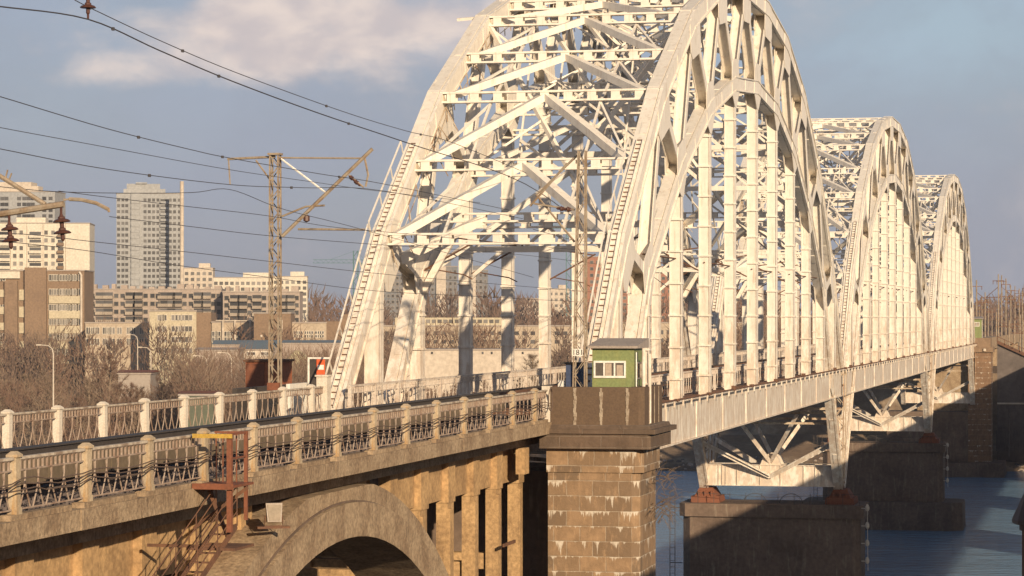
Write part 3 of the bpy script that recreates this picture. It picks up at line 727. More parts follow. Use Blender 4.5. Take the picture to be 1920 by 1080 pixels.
# ------------------------------------------------------------------ near stone pier tower
TY0, TY1 = 100.3, 104.6
r = thing('stone_pier', 'massive lime stained brown stone pier where the concrete viaduct meets the first steel arch', 'bridge pier', (-19.3, TY0, 3))
def oct_(x0, x1, y0, y1, c): return [(x0, y0), (x1 - c, y0), (x1, y0 + c), (x1, y1 - c), (x1 - c, y1), (x0, y1)]
z = lambda h: CZ + h - 3
mb = MB(); mb.hprism(oct_(-1.75, 1.8, 0, 4.1, 0.3), 0, z(-5.75)); mb.build('shaft', 'ashlar', r)
mb = MB(); mb.hprism(oct_(-1.8, 1.95, -.06, 4.2, 0.3), z(-5.9), z(-5.0)); mb.build('upper_course', 'ashlar', r)
mb = MB(); mb.hprism(oct_(-2.0, 2.3, -.4, 4.6, .12), z(-4.98), z(-4.4))
mb.hprism(oct_(-2.1, 2.5, -.5, 4.75, .05), z(-4.4), z(-4.22), 1.0); mb.hprism(oct_(-1.9, 2.3, -.36, 4.5, .05), z(-4.22), z(-4.08), .96)
mb.build('cornice', 'cornice', r)
for i, (a, b) in enumerate(((-1.65, -.72), (-.66, .3), (.36, 1.32))):
    mb = MB(); mb.box(a, b, -.02, .35, z(-4.08), z(-2.63)); mb.build('parapet_slab', 'slab', r)
mb = MB(); mb.hprism([(1.38, -.02), (1.78, -.02), (1.98, .2), (1.98, 4.3), (1.38, 4.3)], z(-4.08), z(-2.63)); mb.build('parapet_slab', 'slab', r)
for a, b in ((-.72, -.66), (.3, .36), (1.32, 1.38)):
    mb = MB(); n_ = 9; zz0, zz1 = z(-4.08), z(-2.66)
    for q in range(n_):
        e1, e2 = rb.uniform(0, .045) if False else (.01 + .03 * ((q * 7 + int(a * 100)) % 5) / 4), (.01 + .035 * ((q * 5 + int(b * 90)) % 4) / 3)
        mb.box(a - e1, b + e2, -.04 - .01 * (q % 2), .3, zz0 + (zz1 - zz0) * q / n_, zz0 + (zz1 - zz0) * (q + 1) / n_)
    mb.build('lime_joint', 'lime', r)
for k in (1.2, 2.4, 3.4):
    mb = MB(); mb.box(1.97, 2.0, k, k + .05, z(-4.08), z(-2.66)); mb.build('lime_joint', 'lime', r)
mb = MB(); mb.box(-1.98, -1.66, -.08, .4, z(-4.08), z(-2.6)); mb.build('corner_post', 'whitepost', r)
mb = MB(); mb.box(-1.7, 1.9, .35, 4.3, z(-4.4), z(-4.06)); mb.build('platform', 'concrete', r)
booth('green guard booth with white framed window, standing on the near stone pier', (-18.85, 101.3, CZ - 4.06 + .003))
mb = MB(); rb = random.Random(4)
for i in range(70):
    a = Vector((-17.25 + rb.uniform(-.1, .5), 101 + rb.uniform(0, 3), CZ - 6.8 + rb.uniform(-1.2, .9)))
    b = a + Vector((rb.uniform(.1, .75), rb.uniform(-.3, .3), rb.uniform(-.6, .7))); mb.tube([a, a.lerp(b, .5) + Vector((0, 0, .1)), b], .018, 3, .006)
tag(mb.build('dry_bush', 'twig2'), 'dry leafless bush growing out of the side of the near stone pier', 'bush')
# pier body beneath the rail deck, set back behind the tower
mb = MB(); mb.box(-33.5, -21.3, 104.2, 108.5, 3, CZ - 6.1); mb.box(-33.2, -21.8, 104.6, 108.2, CZ - 6.1, CZ - 5.97)
tag(mb.build('abutment_wall', 'pierdark'), 'dark stone abutment under the deck behind the near stone pier', 'abutment')

# ------------------------------------------------------------------ concrete viaduct
VD = thing('concrete_viaduct', 'tan concrete arch viaduct with post and iron railing leading up to the steel bridge', 'viaduct', (-26, 73.5, 3))
VY0, VY1 = 26.0, 100.25
def vpart(mb, name, mats): 
    mb.v = [(a + 26, b - 73.5, c - 3) for a, b, c in mb.v]; return mb.build(name, mats, VD)
H = lambda h: CZ + h
rr_ = random.Random(3)
mb = MB()                                               # edge beam in cast lengths with a worn lip
y = VY0
while y < VY1:
    y2 = min(y + 3.75, VY1); d = rr_.uniform(-.015, .015)
    mb.box(-21.32 + d, -20.9 + d, y + .01, y2 - .01, H(-4.42), H(-3.98)); mb.box(-21.25 + d, -20.97 + d, y + .32, y2 - .32, H(-3.98), H(-3.86)); y = y2
vpart(mb, 'edge_beam', 'concrete')
mb = MB(); mb.box(-31.2, -30.8, VY0, VY1 + 3.5, H(-4.42), H(-3.9)); vpart(mb, 'edge_beam', 'concrete')
mb = MB(); mb.box(-30.8, -21.33, VY0, VY1 + 3, H(-4.5), H(-4.0)); mb.box(-29.8, -21.9, VY0, VY1 + 3, H(-4.9), H(-4.5)); vpart(mb, 'deck_slab', 'concrete')
mb = MB(); mb2 = MB()
for k in range(40):
    y = VY0 + 1 + k * 1.9
    if y > VY1: break
    mb.box(-23.15, -22.95, y, y + 1.84, H(-3.6), H(-2.99)); mb2.box(-29.4, -29.2, y, y + 1.84, H(-4.0), H(-3.62))
vpart(mb, 'ballast_kerb', 'kerb'); vpart(mb2, 'ballast_kerb', 'kerb')
mb = MB(); mb.box(-23.2, -22.96, VY0, VY1, H(-2.985), H(-2.84)); mb.box(-23.28, -22.9, VY0, VY1, H(-2.84), H(-2.81)); vpart(mb, 'cable_trough', 'darkiron')
mb = MB(); mb.box(-29.2, -23.4, VY0, VY1 + 3, H(-4.0), H(-3.78)); vpart(mb, 'ballast_bed', 'ballast')
rb = random.Random(11); mb = MB()
for i in range(2600):
    x = rb.uniform(-22.95, -21.4); y = rb.uniform(40, VY1); s = rb.uniform(.05, .14); a = rb.uniform(0, 6)
    mb.hprism([(x + s * math.cos(a + q * 2.1) * rb.uniform(.7, 1.2), y + s * math.sin(a + q * 2.1) * rb.uniform(.7, 1.2)) for q in range(3)], H(-4.0), H(-4.0 + rb.uniform(.05, .16)), .6)
o = vpart(mb, 'loose_stones', 'ballast'); o['kind'] = 'stuff'
# posts
stations = [49.2 + 3.75 * k for k in range(-6, 14)]
def post_mesh(a, b, mt):
    pm = MB(); pm.hprism([(-a, -b), (a, -b), (a, b), (-a, b)], 0, 1.13); pm.hprism([(-a - .02, -b - .03), (a + .02, -b - .03), (a + .02, b + .03), (-a - .02, b + .03)], 0, .14, .96)
    c, d = a + .035, b + .035
    pm.hprism([(-c, -d), (c, -d), (c, d), (-c, d)], 1.13, 1.18); pm.hprism([(-c, -d), (c, -d), (c, d), (-c, d)], 1.18, 1.25, .4)
    return pm.mesh('railing_post', mt)
pme = post_mesh(.085, .12, 'post'); pmw = post_mesh(.11, .12, 'whitepost')
pan = MB(); railing_pattern(pan, 0, .18, 3.57, 1.12, .08, .038, 5); pan.box(-.03, .03, .2, 3.55, 1.06, 1.08)
pmesh = pan.mesh('railing_panel', 'baluster')
hr = MB(); hr.box(-.055, .055, .14, 3.61, 1.08, 1.135); hrm = hr.mesh('hand_rail', 'rail')
for j, (D, me) in enumerate(((21.08, pme), (30.95, pmw))):
    for y in stations + ([101.7] if j else []):
        o = obj('railing_post', me, VD, (26 - D, y - 73.5, CZ - 3.87 - 3)); o.rotation_euler = (rr_.uniform(-.02, .02), rr_.uniform(-.015, .015), rr_.uniform(-.04, .04))
        if y < 97 or j:
            L = 1.0 if y < 101 else .5
            o = obj('railing_panel', pmesh, VD, (26 - D, y - 73.5, CZ - 3.87 - 3)); o.scale.y = L
            o = obj('hand_rail', hrm, VD, (26 - D, y - 73.5, CZ - 3.87 - 3)); o.scale.y = L
        else:
            o = obj('railing_panel', pmesh, VD, (26 - D, y - 73.5, CZ - 3.87 - 3)); o.scale.y = .6
            o = obj('hand_rail', hrm, VD, (26 - D, y - 73.5, CZ - 3.87 - 3)); o.scale.y = .6
# big white end pylon of the left railing
mb = MB(); mb.box(-31.2, -30.75, 103.2, 103.75, H(-3.9), H(-2.35)); mb.box(-31.25, -30.7, 103.15, 103.8, H(-2.35), H(-2.28)); vpart(mb, 'end_pylon', 'whitepost')
# arch ribs
YC, HC, RI = 73.5, -27.35, 21.05
for k, (x0, x1) in enumerate(((-23.6, -21.45), (-30.4, -28.2))):
    mb = MB(); N = 64
    for r0, r1, xa, xb in ((RI, RI + 1.0, x0, x1 + .16), (RI + 1.004, RI + 1.6, x0 + .02, x1)):
        for i in range(N):
            a0 = math.pi * i / N; a1 = math.pi * (i + 1) / N
            pts = [(YC - r0 * math.cos(a0), H(HC) + r0 * math.sin(a0)), (YC - r0 * math.cos(a1), H(HC) + r0 * math.sin(a1)),
                   (YC - r1 * math.cos(a1), H(HC) + r1 * math.sin(a1)), (YC - r1 * math.cos(a0), H(HC) + r1 * math.sin(a0))]
            if pts[0][1] < 0: continue
            b = len(mb.v); mb.v += [(xa, p[0], min(p[1], H(-4.92))) for p in pts] + [(xb, p[0], min(p[1], H(-4.92))) for p in pts]
            for q in ((0, 1, 2, 3), (7, 6, 5, 4), (0, 4, 5, 1), (3, 2, 6, 7)): mb.f.append(tuple(b + c for c in q)); mb.m.append(0)
    vpart(mb, 'arch_rib', 'concrete')
    mb = MB()
    for r0 in (RI + 1.0,):
        mb.tube([(x1 + .02, YC - (r0 + .03) * math.cos(math.pi * i / N), H(HC) + (r0 + .03) * math.sin(math.pi * i / N)) for i in range(6, N - 5)], .035, 4)
    vpart(mb, 'moulding_shadow_line', 'pierdark')  # dark tube: its colour paints the shadow line along the ring moulding
mb = MB()                                               # diaphragms between the ribs
for a in (35, 50, 65, 80, 95, 110, 125, 140, 152):
    c = R(a); p = Vector((0, YC - (RI + .5) * math.cos(c), H(HC) + (RI + .5) * math.sin(c)))
    mb.beam((-28.3, p.y, p.z), (-23.5, p.y, p.z), .35, .8, (0, 1, 0))
vpart(mb, 'rib_diaphragms', 'concrete')
# spandrel columns, brackets, header walls
cols = [90.2 + 3.75 * k for k in range(-14, 4)]
for xo, x1 in ((-22.4, -22.8), (-28.6, -29.2)):
    for y in cols:
        ring = 0
        dy = abs(y - YC); top = H(-4.9)
        bot = H(HC) + math.sqrt(max(0, (RI + 1.3) ** 2 - dy ** 2)) if dy < RI + 1 else 3.0
        if bot > top - .35: continue
        mb = MB(); mb.box(x1, xo, y - .46, y + .46, max(3, bot - .8), top); 
        mb.box(xo, xo + .1, y - .46, y - .08, max(3, bot - .8), H(-6.6)) if bot < H(-7) else None
        mb.box(x1 + .02, xo + .05, y - .5, y + .5, H(-6.4), top - .003) if bot < H(-7) else None
        vpart(mb, 'spandrel_column', 'column')
        if xo > -25:
            mb = MB(); mb.prism([(y - .35, 0), (y + .35, 0), (y + .35, 1), (y - .35, 1)], 0, 1) if False else None
            mb.hexa([(xo + .01, y - .36, H(-5.02)), (xo + .32, y - .36, H(-4.86)), (xo + .32, y + .36, H(-4.86)), (xo + .01, y + .36, H(-5.02)),
                     (xo + .01, y - .36, H(-4.51)), (xo + .5, y - .36, H(-4.51)), (xo + .5, y + .36, H(-4.51)), (xo + .01, y + .36, H(-4.51))])
            vpart(mb, 'slab_bracket', 'concrete')
for x0, x1 in ((-22.8, -22.58), (-29.1, -28.75)):
    for y in cols[:-1]:
        mb = MB(); dy = abs(y + 1.87 - YC); bot = H(-6.6) + (0.3 if x0 > -25 else 0)
        if dy < 7.5: continue
        mb.box(x0, x1, y + .505, y + 3.24, max(bot, H(HC) + math.sqrt(max(0, (RI + 1.3) ** 2 - dy ** 2))) if dy < RI else bot, H(-4.92))
        vpart(mb, 'header_wall', 'column')
for y in [90.2 + 3.75 * k for k in (-10, -9, -8, 0, 1, 2)]:
    mb = MB(); mb.box(-28.5, -22.7, y - .3, y + .3, H(-9.4), H(-8.8)); vpart(mb, 'cross_tie', 'column')
mb = MB()
for y in cols[:5]:
    mb.box(-24.2, -24.0, y - 1.9, y + 1.9, 3, H(-6.5))
mb.box(-22.86, -22.62, 40, 62.0, 3, H(-7.6)); vpart(mb, 'infill_wall', 'column')
mb = MB(); mb.box(-22.1, -21.75, 99.3, 100.1, H(-5.95), H(-4.95)); vpart(mb, 'end_block', 'column')
mb = MB(); mb.box(-22.0, -21.94, 96.6, 98.6, H(-8.5), H(-8.38)); vpart(mb, 'steel_tie', 'rust')

# tracks on the viaduct
mb = MB()
for c in (-27.6, -24.9):
    for i in range(130): 
        y = 26 + i * .6; mb.mi = 0; mb.box(c - 1.3, c + 1.3, y - .12, y + .12, H(-3.82), H(-3.68))
    mb.mi = 1
    for k in (-.76, .76): mb.box(c + k - .036, c + k + .036, 20, 104, H(-3.675), H(-3.5))
tag(mb.build('railway_track', ['rust', 'darkiron']), kind='structure')

# sagging cables tied along the near railing
for n, (h0, amp, seed) in enumerate(((-3.13, .10, 1), (-3.32, .12, 5), (-3.24, .08, 9))):
    rb = random.Random(seed); pts = []
    y = 36.0
    while y < 100:
        ph = (y - 49.2) / 3.75; pts.append((-20.82 + .03 * math.sin(y * 3 + seed), y, H(h0 - amp * abs(math.sin(math.pi * ph)) + rb.uniform(-.03, .03)))); y += .62
    mb = MB(); mb.tube(pts, .015, 5)
    tag(mb.build('draped_cable', 'cable'), ('topmost', 'lowest', 'middle')[n] + ' of three black cables draped along the outside of the near railing', 'cable', 'cables draped along the near railing')
mb = MB(); mb.tube([(-20.8 + .02 * math.sin(a), 100.1 + .3 * math.cos(a * .7) - .5, H(-3.1) + .45 * math.sin(a * .7)) for a in range(0, 12)], .02, 5)
tag(mb.build('cable_coil', 'cable'), 'loose coil of black cable at the end of the near railing by the stone pier', 'cable')

# ------------------------------------------------------------------ red access platform with stair
r = thing('access_platform', 'rusty red inspection platform with yellow top bar hung on the near railing', 'platform', (-20.4, 60.0, H(-4.3)))
zz = lambda h: h + 4.3
mb = MB(); mb.box(-.55, .46, -.7, .8, zz(-3.96), zz(-3.9)); mb.box(-.55, .46, -.74, -.7, zz(-4.0), zz(-3.86)); mb.build('floor', 'redox', r)
for x, y, b, w_ in ((.33, -.6, -5.0, .058), (.33, .6, -4.8, .04)):
    mb = MB(); mb.box(x - w_, x + w_, y - w_, y + w_, zz(b), zz(-2.68)); mb.build('post', 'redox', r)
mb = MB(); mb.box(-.55, .42, -.72, -.67, zz(-2.8), zz(-2.7)); mb.build('top_bar', 'yellow', r)
mb = MB(); mb.box(-.45, .38, .58, .62, zz(-2.74), zz(-2.69)); mb.box(.31, .35, -.53, .55, zz(-2.74), zz(-2.69)); mb.box(.31, .35, -.53, .55, zz(-3.3), zz(-3.26))
mb.build('guard_rail', 'redox', r)
for k in range(4):
    mb = MB(); mb.box(-.42 + k * .17, -.395 + k * .17, .57, .6, zz(-3.9), zz(-2.74)); mb.build('baluster', 'redox', r)
mb = MB(); mb.beam((-.4, 0, zz(-4.0)), (.1, 0, zz(-5.2)), .08, .1); mb.beam((.5, 0.2, zz(-4.0)), (-.9, .4, zz(-5.0)), .08, .08); mb.build('bracket', 'rust', r)
r = thing('steel_stair', 'narrow rusty steel ladder stair descending from the red platform', 'stair', (-20.5, 60.0, 3))
A = Vector((.15, 0, H(-4.9) - 3)); B = Vector((-.55, -9.2, H(-9.6) - 3))
mb = MB()
for k in (-.24, .24):
    mb.beam(A + Vector((k, 0, 0)), B + Vector((k, 0, 0)), .05, .13)
for i in range(26): q = A.lerp(B, i / 25); mb.box(q.x - .25, q.x + .25, q.y - .08, q.y + .08, q.z, q.z + .03)
mb.build('stair_flight', 'rust', r)
mb = MB()
for k in (-.26, .26):
    for hh in (.35, .65, .95): mb.tube([A + Vector((k, 0, hh)), B + Vector((k, 0, hh))], .016, 5)
    for i in range(9): q = A.lerp(B, i / 8) + Vector((k, 0, 0)); mb.tube([q, q + Vector((0, 0, .95))], .016, 4)
mb.build('hand_rail', 'rust', r)
mb = MB(); mb.box(-.5, .7, -1.0, .4, H(-5.4) - 3, H(-5.34) - 3); mb.build('landing', 'rust', r)
for q in ((-1.5, .3, -.9, -.84, -5.35), (-1.6, .3, -2.2, -2.14, -6.1), (-1.6, .3, -2.2, -2.14, -6.4)):
    mb = MB(); mb.box(q[0], q[1], q[2], q[3], H(q[4]) - 3, H(q[4]) - 2.93); mb.build('brace_bar', 'rust', r)
r = thing('floodlight', 'square grey floodlight on a bracket just right of the red platform', 'floodlight', (-21.2, 66.3, H(-5.2)), .5); r.scale = (.72, .72, .8)
mb = MB(); mb.hexa([(-.25, -.15, -.1), (.25, -.2, -.1), (.25, .1, -.1), (-.25, .1, -.1), (-.3, -.05, .5), (.3, -.1, .5), (.28, .18, .5), (-.28, .18, .5)]); mb.build('housing', 'roof', r)
mb = MB(); mb.hexa([(-.2, -.17, -.05), (.2, -.215, -.05), (.2, -.19, -.05), (-.2, -.14, -.05), (-.25, -.09, .45), (.25, -.13, .45), (.25, -.1, .45), (-.25, -.06, .45)]); mb.build('lens', 'loggia', r)
mb = MB(); mb.tube([(-.3, 0, .1), (-.34, 0, -.25), (.34, 0, -.25), (.3, 0, .1)], .03, 5); mb.box(-.6, .6, -.05, .25, -.33, -.26); mb.build('bracket', 'rust', r)

# ------------------------------------------------------------------ catenary masts, gantry arms, wires
def lattice(mb, base, top, w0, w1, pitch=.55, t=.06):
    (x0, y0, z0) = base; H_ = top[2] - z0; n = int(H_ / pitch)
    def cor(i, sx, sy):
        f = i / n; ww = w0 + (w1 - w0) * f; return Vector((x0 + (top[0] - x0) * f + sx * ww / 2, y0 + sy * ww / 2 * 1.0, z0 + H_ * f))
    for sx in (-1, 1):
        for sy in (-1, 1): mb.beam(cor(0, sx, sy), cor(n, sx, sy), t, t)
    for i in range(n):
        k = 1 if i % 2 else -1
        for sy in (-1, 1): mb.beam(cor(i, -k, sy), cor(i + 1, k, sy), t * .5, t * .6, (0, 1, 0))
        for sx in (-1, 1): mb.beam(cor(i, sx, -k), cor(i + 1, sx, k), t * .5, t * .6, (1, 0, 0))
def insulator(mb, p, n=3, r=.17, d=(0, 0, -1)):
    p = Vector(p); d = Vector(d).normalized()
    prof = [(.03, 0)]
    for i in range(n): z0 = -.05 - i * .26; prof += [(.05, z0), (.08, z0 - .02), (.085, z0 - .06), (r * .8, z0 - .085), (r, z0 - .12), (r * .96, z0 - .14), (.05, z0 - .15)]
    prof += [(.05, -.05 - n * .26), (.02, -.1 - n * .26)]
    b = len(mb.v); mb.lathe(prof, 12); q = Vector((0, 0, -1)).rotation_difference(d)
    for i in range(b, len(mb.v)): mb.v[i] = tuple(q @ Vector(mb.v[i]) + p)
pb = on_line(516, 720, 31.7); top = on_line(516, 291, 31.7)
r = thing('catenary_mast', 'tall tan lattice catenary mast beside the left railing just before the arches', 'catenary mast', (pb.x, pb.y, H(-4.0)), 0, 'lattice catenary masts')
L = lambda u, y: on_line(u, y, 31.7) - Vector((pb.x, pb.y, H(-4.0)))
T = L(516, 291); mb = MB(); lattice(mb, (0, 0, 0), (0, 0, T.z), .38, .33, .45, .058); mb.box(-.24, .24, -.24, .24, T.z, T.z + .08); mb.build('mast', 'mast', r)
px = lambda u: (u - 516) / 48.2
zy = lambda y: T.z - (y - 291) / 48.2
mb = MB(); mb.tube([(px(422), 0, zy(297)), (px(516), 0, zy(294))], .05, 6); mb.tube([(px(424), 0, zy(297)), (px(427), 0, zy(345))], .03, 5); mb.tube([(px(478), 0, zy(300)), (px(508), 0, zy(340))], .035, 5); mb.build('feeder_arm', 'mast', r)
mb = MB(); mb.tube([(px(524), 0, zy(296)), (px(685), 0, zy(299))], .035, 6); mb.build('top_tie', 'mast', r)
mb = MB(); mb.tube([(px(530), -.05, zy(444)), (px(706), -.05, zy(282))], .075, 7); mb.build('cantilever', 'mast', r)
mb = MB(); mb.tube([(px(528), -.02, zy(298)), (px(615), -.05, zy(362))], .04, 6); mb.build('stay', 'white', r)
mb = MB(); mb.tube([(px(528), .05, zy(406)), (px(575), .05, zy(388)), (px(612), .05, zy(386))], .04, 6); mb.build('registration_arm', 'mast', r); mb = MB(); mb.tube([(px(560), .05, zy(430)), (px(690), .05, zy(432))], .045, 6); mb.build('registration_arm', 'mast', r)
mb = MB(); mb.tube([(px(690), 0, zy(298)), (px(697), 0, zy(330)), (px(692), 0, zy(352))], .045, 6); mb.tube([(px(660), 0, zy(330)), (px(688), 0, zy(353))], .04, 6); mb.build('registration_arm', 'mast', r)
mb = MB(); insulator(mb, (px(660), 0, zy(331)), 2, .09, (.8, 0, -.7)); mb.build('insulator', 'insul', r); mb = MB(); mb.lathe([(0, .16), (.13, .1), (.13, -.1), (0, -.16)], 8, (px(577), .02, zy(410))); mb.build('insulator', 'insul', r)
mb = MB(); mb.box(-.25, .25, -.26, -.22, 1.2, 1.5); mb.build('collar', 'redox', r)
# mast by the booth
pb2 = Vector((-19.95, 101.0, H(-4.05)))
r2 = thing('catenary_mast', 'slim lattice catenary mast with number plate beside the green booth', 'catenary mast', pb2, 0, 'lattice catenary masts')
zy2 = lambda y: 4.05 + (HY - y) / 47.0 - 0
mb = MB(); lattice(mb, (0, 0, 0), (0.1, 0, zy2(293)), .48, .28, .6, .05); mb.build('mast', 'mast', r2)
mb = MB(); mb.tube([(-.2, 0, zy2(458)), (-1.75, .2, zy2(372)), (-.1, .1, zy2(300))], .05, 6); mb.tube([(-.2, 0, zy2(400)), (-1.8, 0, zy2(388))], .04, 5); mb.tube([(-2.0, .2, zy2(392)), (-.5, .1, zy2(315))], .05, 6); mb.build('cantilever', 'mast', r2)
mb = MB(); insulator(mb, (-.28, -.1, zy2(400)), 2, .11, (-1, 0, .1)); mb.build('insulator', 'insul', r2)
mb = MB(); mb.box(-.2, .18, -.32, -.29, zy2(665), zy2(652)); pl = mb.build('number_plate', 'white', r2)
fc = bpy.data.curves.new('plate_number', 'FONT'); fc.body = '181'; fc.size = .3; fc.align_x = 'CENTER'; fc.extrude = .004
fo = bpy.data.objects.new('plate_number', fc); C.objects.link(fo)
bpy.context.view_layer.update(); me = bpy.data.meshes.new_from_object(fo); bpy.data.objects.remove(fo)
me.materials.clear(); me.materials.append(M['darkiron']); me.name = 'plate_number'
o = obj('plate_number', me, pl); o.rotation_euler = (R(90), 0, 0); o.location = (-.01, -.325, zy2(663))
# arm reaching in from a mast outside the left edge
r3 = thing('catenary_mast', 'near catenary mast whose rusty boom with brown disc insulators reaches in from the left edge', 'catenary mast', (-34.0, 56.5, H(-4.0)), 0, 'lattice catenary masts')
def L3(u, y): return on_line(u, y, 23.0) - Vector((-34.0, 56.5, H(-4.0)))
mb = MB(); lattice(mb, (0, 0, 0), (0, 0, 12.5), .6, .42); mb.build('mast', 'mast', r3)
ym = 0.0
def q3(u, y):
    p = L3(u, y); p.x = 11.0 - (117 - u) / 83.0; p.y = 0.0; return p
mb = MB(); a = q3(115, 382); b = q3(-30, 388); mb.tube([(0.1, 0, b.z), (b.x, 0, b.z), (a.x, 0, a.z)], .075, 8); mb.build('boom', 'mast', r3)
mb = MB(); a = q3(78, 378); b = q3(0, 320); e = (a - b).normalized(); mb.tube([a, b, b - e * 2.2], .055, 7); mb.tube([q3(5, 322), q3(11, 308)], .02, 4); mb.tube([q3(-2, 318), q3(3, 300)], .02, 4); mb.build('tie_bar', 'mast', r3)
for u, y in ((110, 388), (6, 392)):
    mb = MB(); p = q3(u, y); mb.tube([p, p + Vector((0, 0, -.16))], .03, 5); insulator(mb, p + Vector((0, 0, -.14)), 2, .2, (.08, 0, -1)); mb.build('insulator', 'insul', r3)
mb = MB(); mb.tube([q3(126, 374), q3(150, 378), q3(180, 388), q3(204, 402)], .045, 6); mb.tube([q3(204, 400), q3(205, 407)], .03, 5); mb.tube([q3(115, 374), q3(127, 374)], .03, 4); mb.build('registration_arm', 'mast', r3)
# hanging insulator at the top left
p = on_line(165, -30, 24.5)
mb = MB(); mb.tube([p + Vector((0, 0, 1.0)), p], .025, 5); insulator(mb, p + Vector((0, 0, .12)), 3, .2); e = p + Vector((0, 0, -.85)); mb.tube([e + Vector((0, 0, .2)), e], .03, 5)
tag(mb.build('disc_insulator', 'insul'), 'string of brown disc insulators hanging at the top left corner', 'insulator')
def smooth(pts, n=8):
    r = []
    for i in range(len(pts) - 1):
        p0 = pts[max(i - 1, 0)]; p1 = pts[i]; p2 = pts[i + 1]; p3 = pts[min(i + 2, len(pts) - 1)]
        for k in range(n):
            t = k / n; r.append(.5 * ((2 * p1) + (-p0 + p2) * t + (2 * p0 - 5 * p1 + 4 * p2 - p3) * t * t + (-p0 + 3 * p1 - 3 * p2 + p3) * t ** 3))
    return r + [pts[-1]]
WIRES = [
 (24.5, .016, [(-60, 4), (0, 12), (165, 36), (300, 95), (435, 152), (600, 213), (770, 270), (985, 345), (1130, 450), (1290, 566)], 'thick messenger wire hanging from the top left disc insulator and falling into the near arch'),
 (25.5, .011, [(140, 0), (180, 20), (300, 76), (440, 135), (640, 208), (760, 245), (850, 268), (1000, 330)], 'thin wire just above the thick messenger wire at the upper left'),
 (27.0, .011, [(-50, 168), (0, 181), (200, 241), (360, 281), (435, 297), (600, 326), (720, 345), (960, 395)], 'wire that meets the top cross arm of the lattice mast'),
 (28.5, .009, [(-50, 228), (0, 239), (200, 276), (430, 318), (600, 343), (700, 357), (900, 380)], 'second wire below the mast top at the left, plain without droppers'),
 (26.0, .010, [(-50, 270), (0, 279), (200, 317), (430, 346), (570, 352), (720, 358), (980, 410)], 'wire with small dropper clips passing just above the grey tower block'),
 (26.5, .009, [(0, 350), (100, 359), (230, 362), (360, 361), (430, 355), (510, 385), (560, 400), (690, 433), (1000, 520)], 'wire that kinks up at the hanging arm of the lattice mast'),
 (24.2, .008, [(110, 358), (220, 372), (360, 388), (505, 405), (620, 425), (780, 440), (1100, 470)], 'thin contact wire crossing the grey tower block near its top'),
 (24.0, .008, [(205, 406), (360, 425), (505, 442), (700, 458), (1000, 480), (1300, 520)], 'thin contact wire held by the curved arm at the left'),
 (28.0, .009, [(-40, 436), (60, 440), (165, 452), (330, 470), (505, 490), (700, 512), (900, 530), (1200, 555)], 'upper of the two low wires crossing the cream tower block'),
 (28.2, .009, [(-40, 448), (60, 458), (170, 471), (330, 497), (505, 520), (700, 545), (900, 556), (1200, 572)], 'lower of the two low wires crossing the cream tower block'),
 (22.5, .010, [(1000, 430), (1150, 470), (1300, 505), (1500, 545), (1650, 568), (1800, 583)], 'wire running along inside the right hand truss through the arches'),
]
for D, rad, pts, lab in WIRES:
    mb = MB(); wp = smooth([on_line(u, y, D) for u, y in pts], 6); mb.tube(wp, rad * 1.15, 5)
    if rad > .0095:
        for k in range(5, len(wp) - 2, 9): q = wp[k]; mb.box(q.x - .03, q.x + .03, q.y - .05, q.y + .05, q.z - .05, q.z + .03)
    tag(mb.build('overhead_wire', 'wire'), lab, 'wire', 'overhead railway wires')

# ------------------------------------------------------------------ small trackside things at the left railing
p = on_line(597, 745, 32.4)
r = thing('signal_board', 'white framed board with orange and red face behind the left railing at the arch foot', 'sign', (p.x, p.y, H(-4)))
sc = 1 / 46.0
mb = MB(); mb.box(-.46, -.38, -.04, .04, 0, 2.3); mb.box(.1, .18, -.04, .04, 0, 2.3); mb.box(-.46, .55, -.04, .04, 2.3, 2.37); mb.build('frame', 'white', r)
mb = MB(); mb.box(-.38, -.08, -.02, .02, 1.1, 2.28); mb.build('back_panel', 'darkiron', r)
mb = MB(); mb.box(-.06, .3, -.07, -.03, 1.25, 2.28); mb.build('face', 'signred', r)
mb = MB(); mb.box(-.02, .26, -.085, -.075, 1.85, 2.05); mb.box(0.0, .24, -.085, -.075, 1.5, 1.62); mb.box(-.06, .3, -.09, -.03, 1.05, 1.24); mb.build('stripe', 'white', r)
p = on_line(492, 722, 40)
r = thing('relay_cabin', 'rust red metal cabin behind the left railing next to the lattice mast', 'cabin', (p.x, p.y, 3.5))
mb = MB(); mb.box(-.85, .75, 0, 2.4, 0, H(-2.1) - 3.5); mb.build('body', 'cabinred', r); mb = MB(); mb.box(-.95, .85, -.1, 2.5, H(-2.1) - 3.5, H(-2.0) - 3.5); mb.build('roof', 'rust', r)
mb = MB(); mb.box(-.8, .1, -.03, 0, .3, H(-2.2) - 3.5); mb.build('door', 'redox', r)
mb = MB(); a = on_line(440, 735, 33.5); b = on_line(585, 735, 33.5)
mb.box(a.x - .1, a.x + .1, a.y, b.y, H(-6), H(-2.75)); 
tag(mb.build('screen_wall', 'darkiron'), 'low dark brown metal screen behind the left railing below the lattice mast', 'screen')
mb = MB(); a = on_line(540, 735, 33.0); b = on_line(625, 735, 33.0); mb.box(a.x - .08, a.x + .08, a.y, b.y, H(-5), H(-2.7))
tag(mb.build('white_screen', 'white'), 'low white painted metal panel behind the left railing beside the first arch foot', 'screen')
p = Vector((-21.0, 103.2, H(-4.05)))
r = thing('tarpaulin_box', 'dark blue covered cabinet on the near stone pier left of the green booth', 'cabinet', (-20.6, 103.0, H(-4.05)))
mb = MB(); mb.box(-.3, .3, 0, .6, 0, 2.25); mb.build('body', 'blue', r); mb = MB(); mb.box(-.45, .4, -.1, .7, 2.25, 2.32); mb.build('lid', 'darkiron', r)
mb = MB(); mb.box(-.62, -.34, -.02, .3, 0, 1.6); mb.build('side_panel', 'white', r)
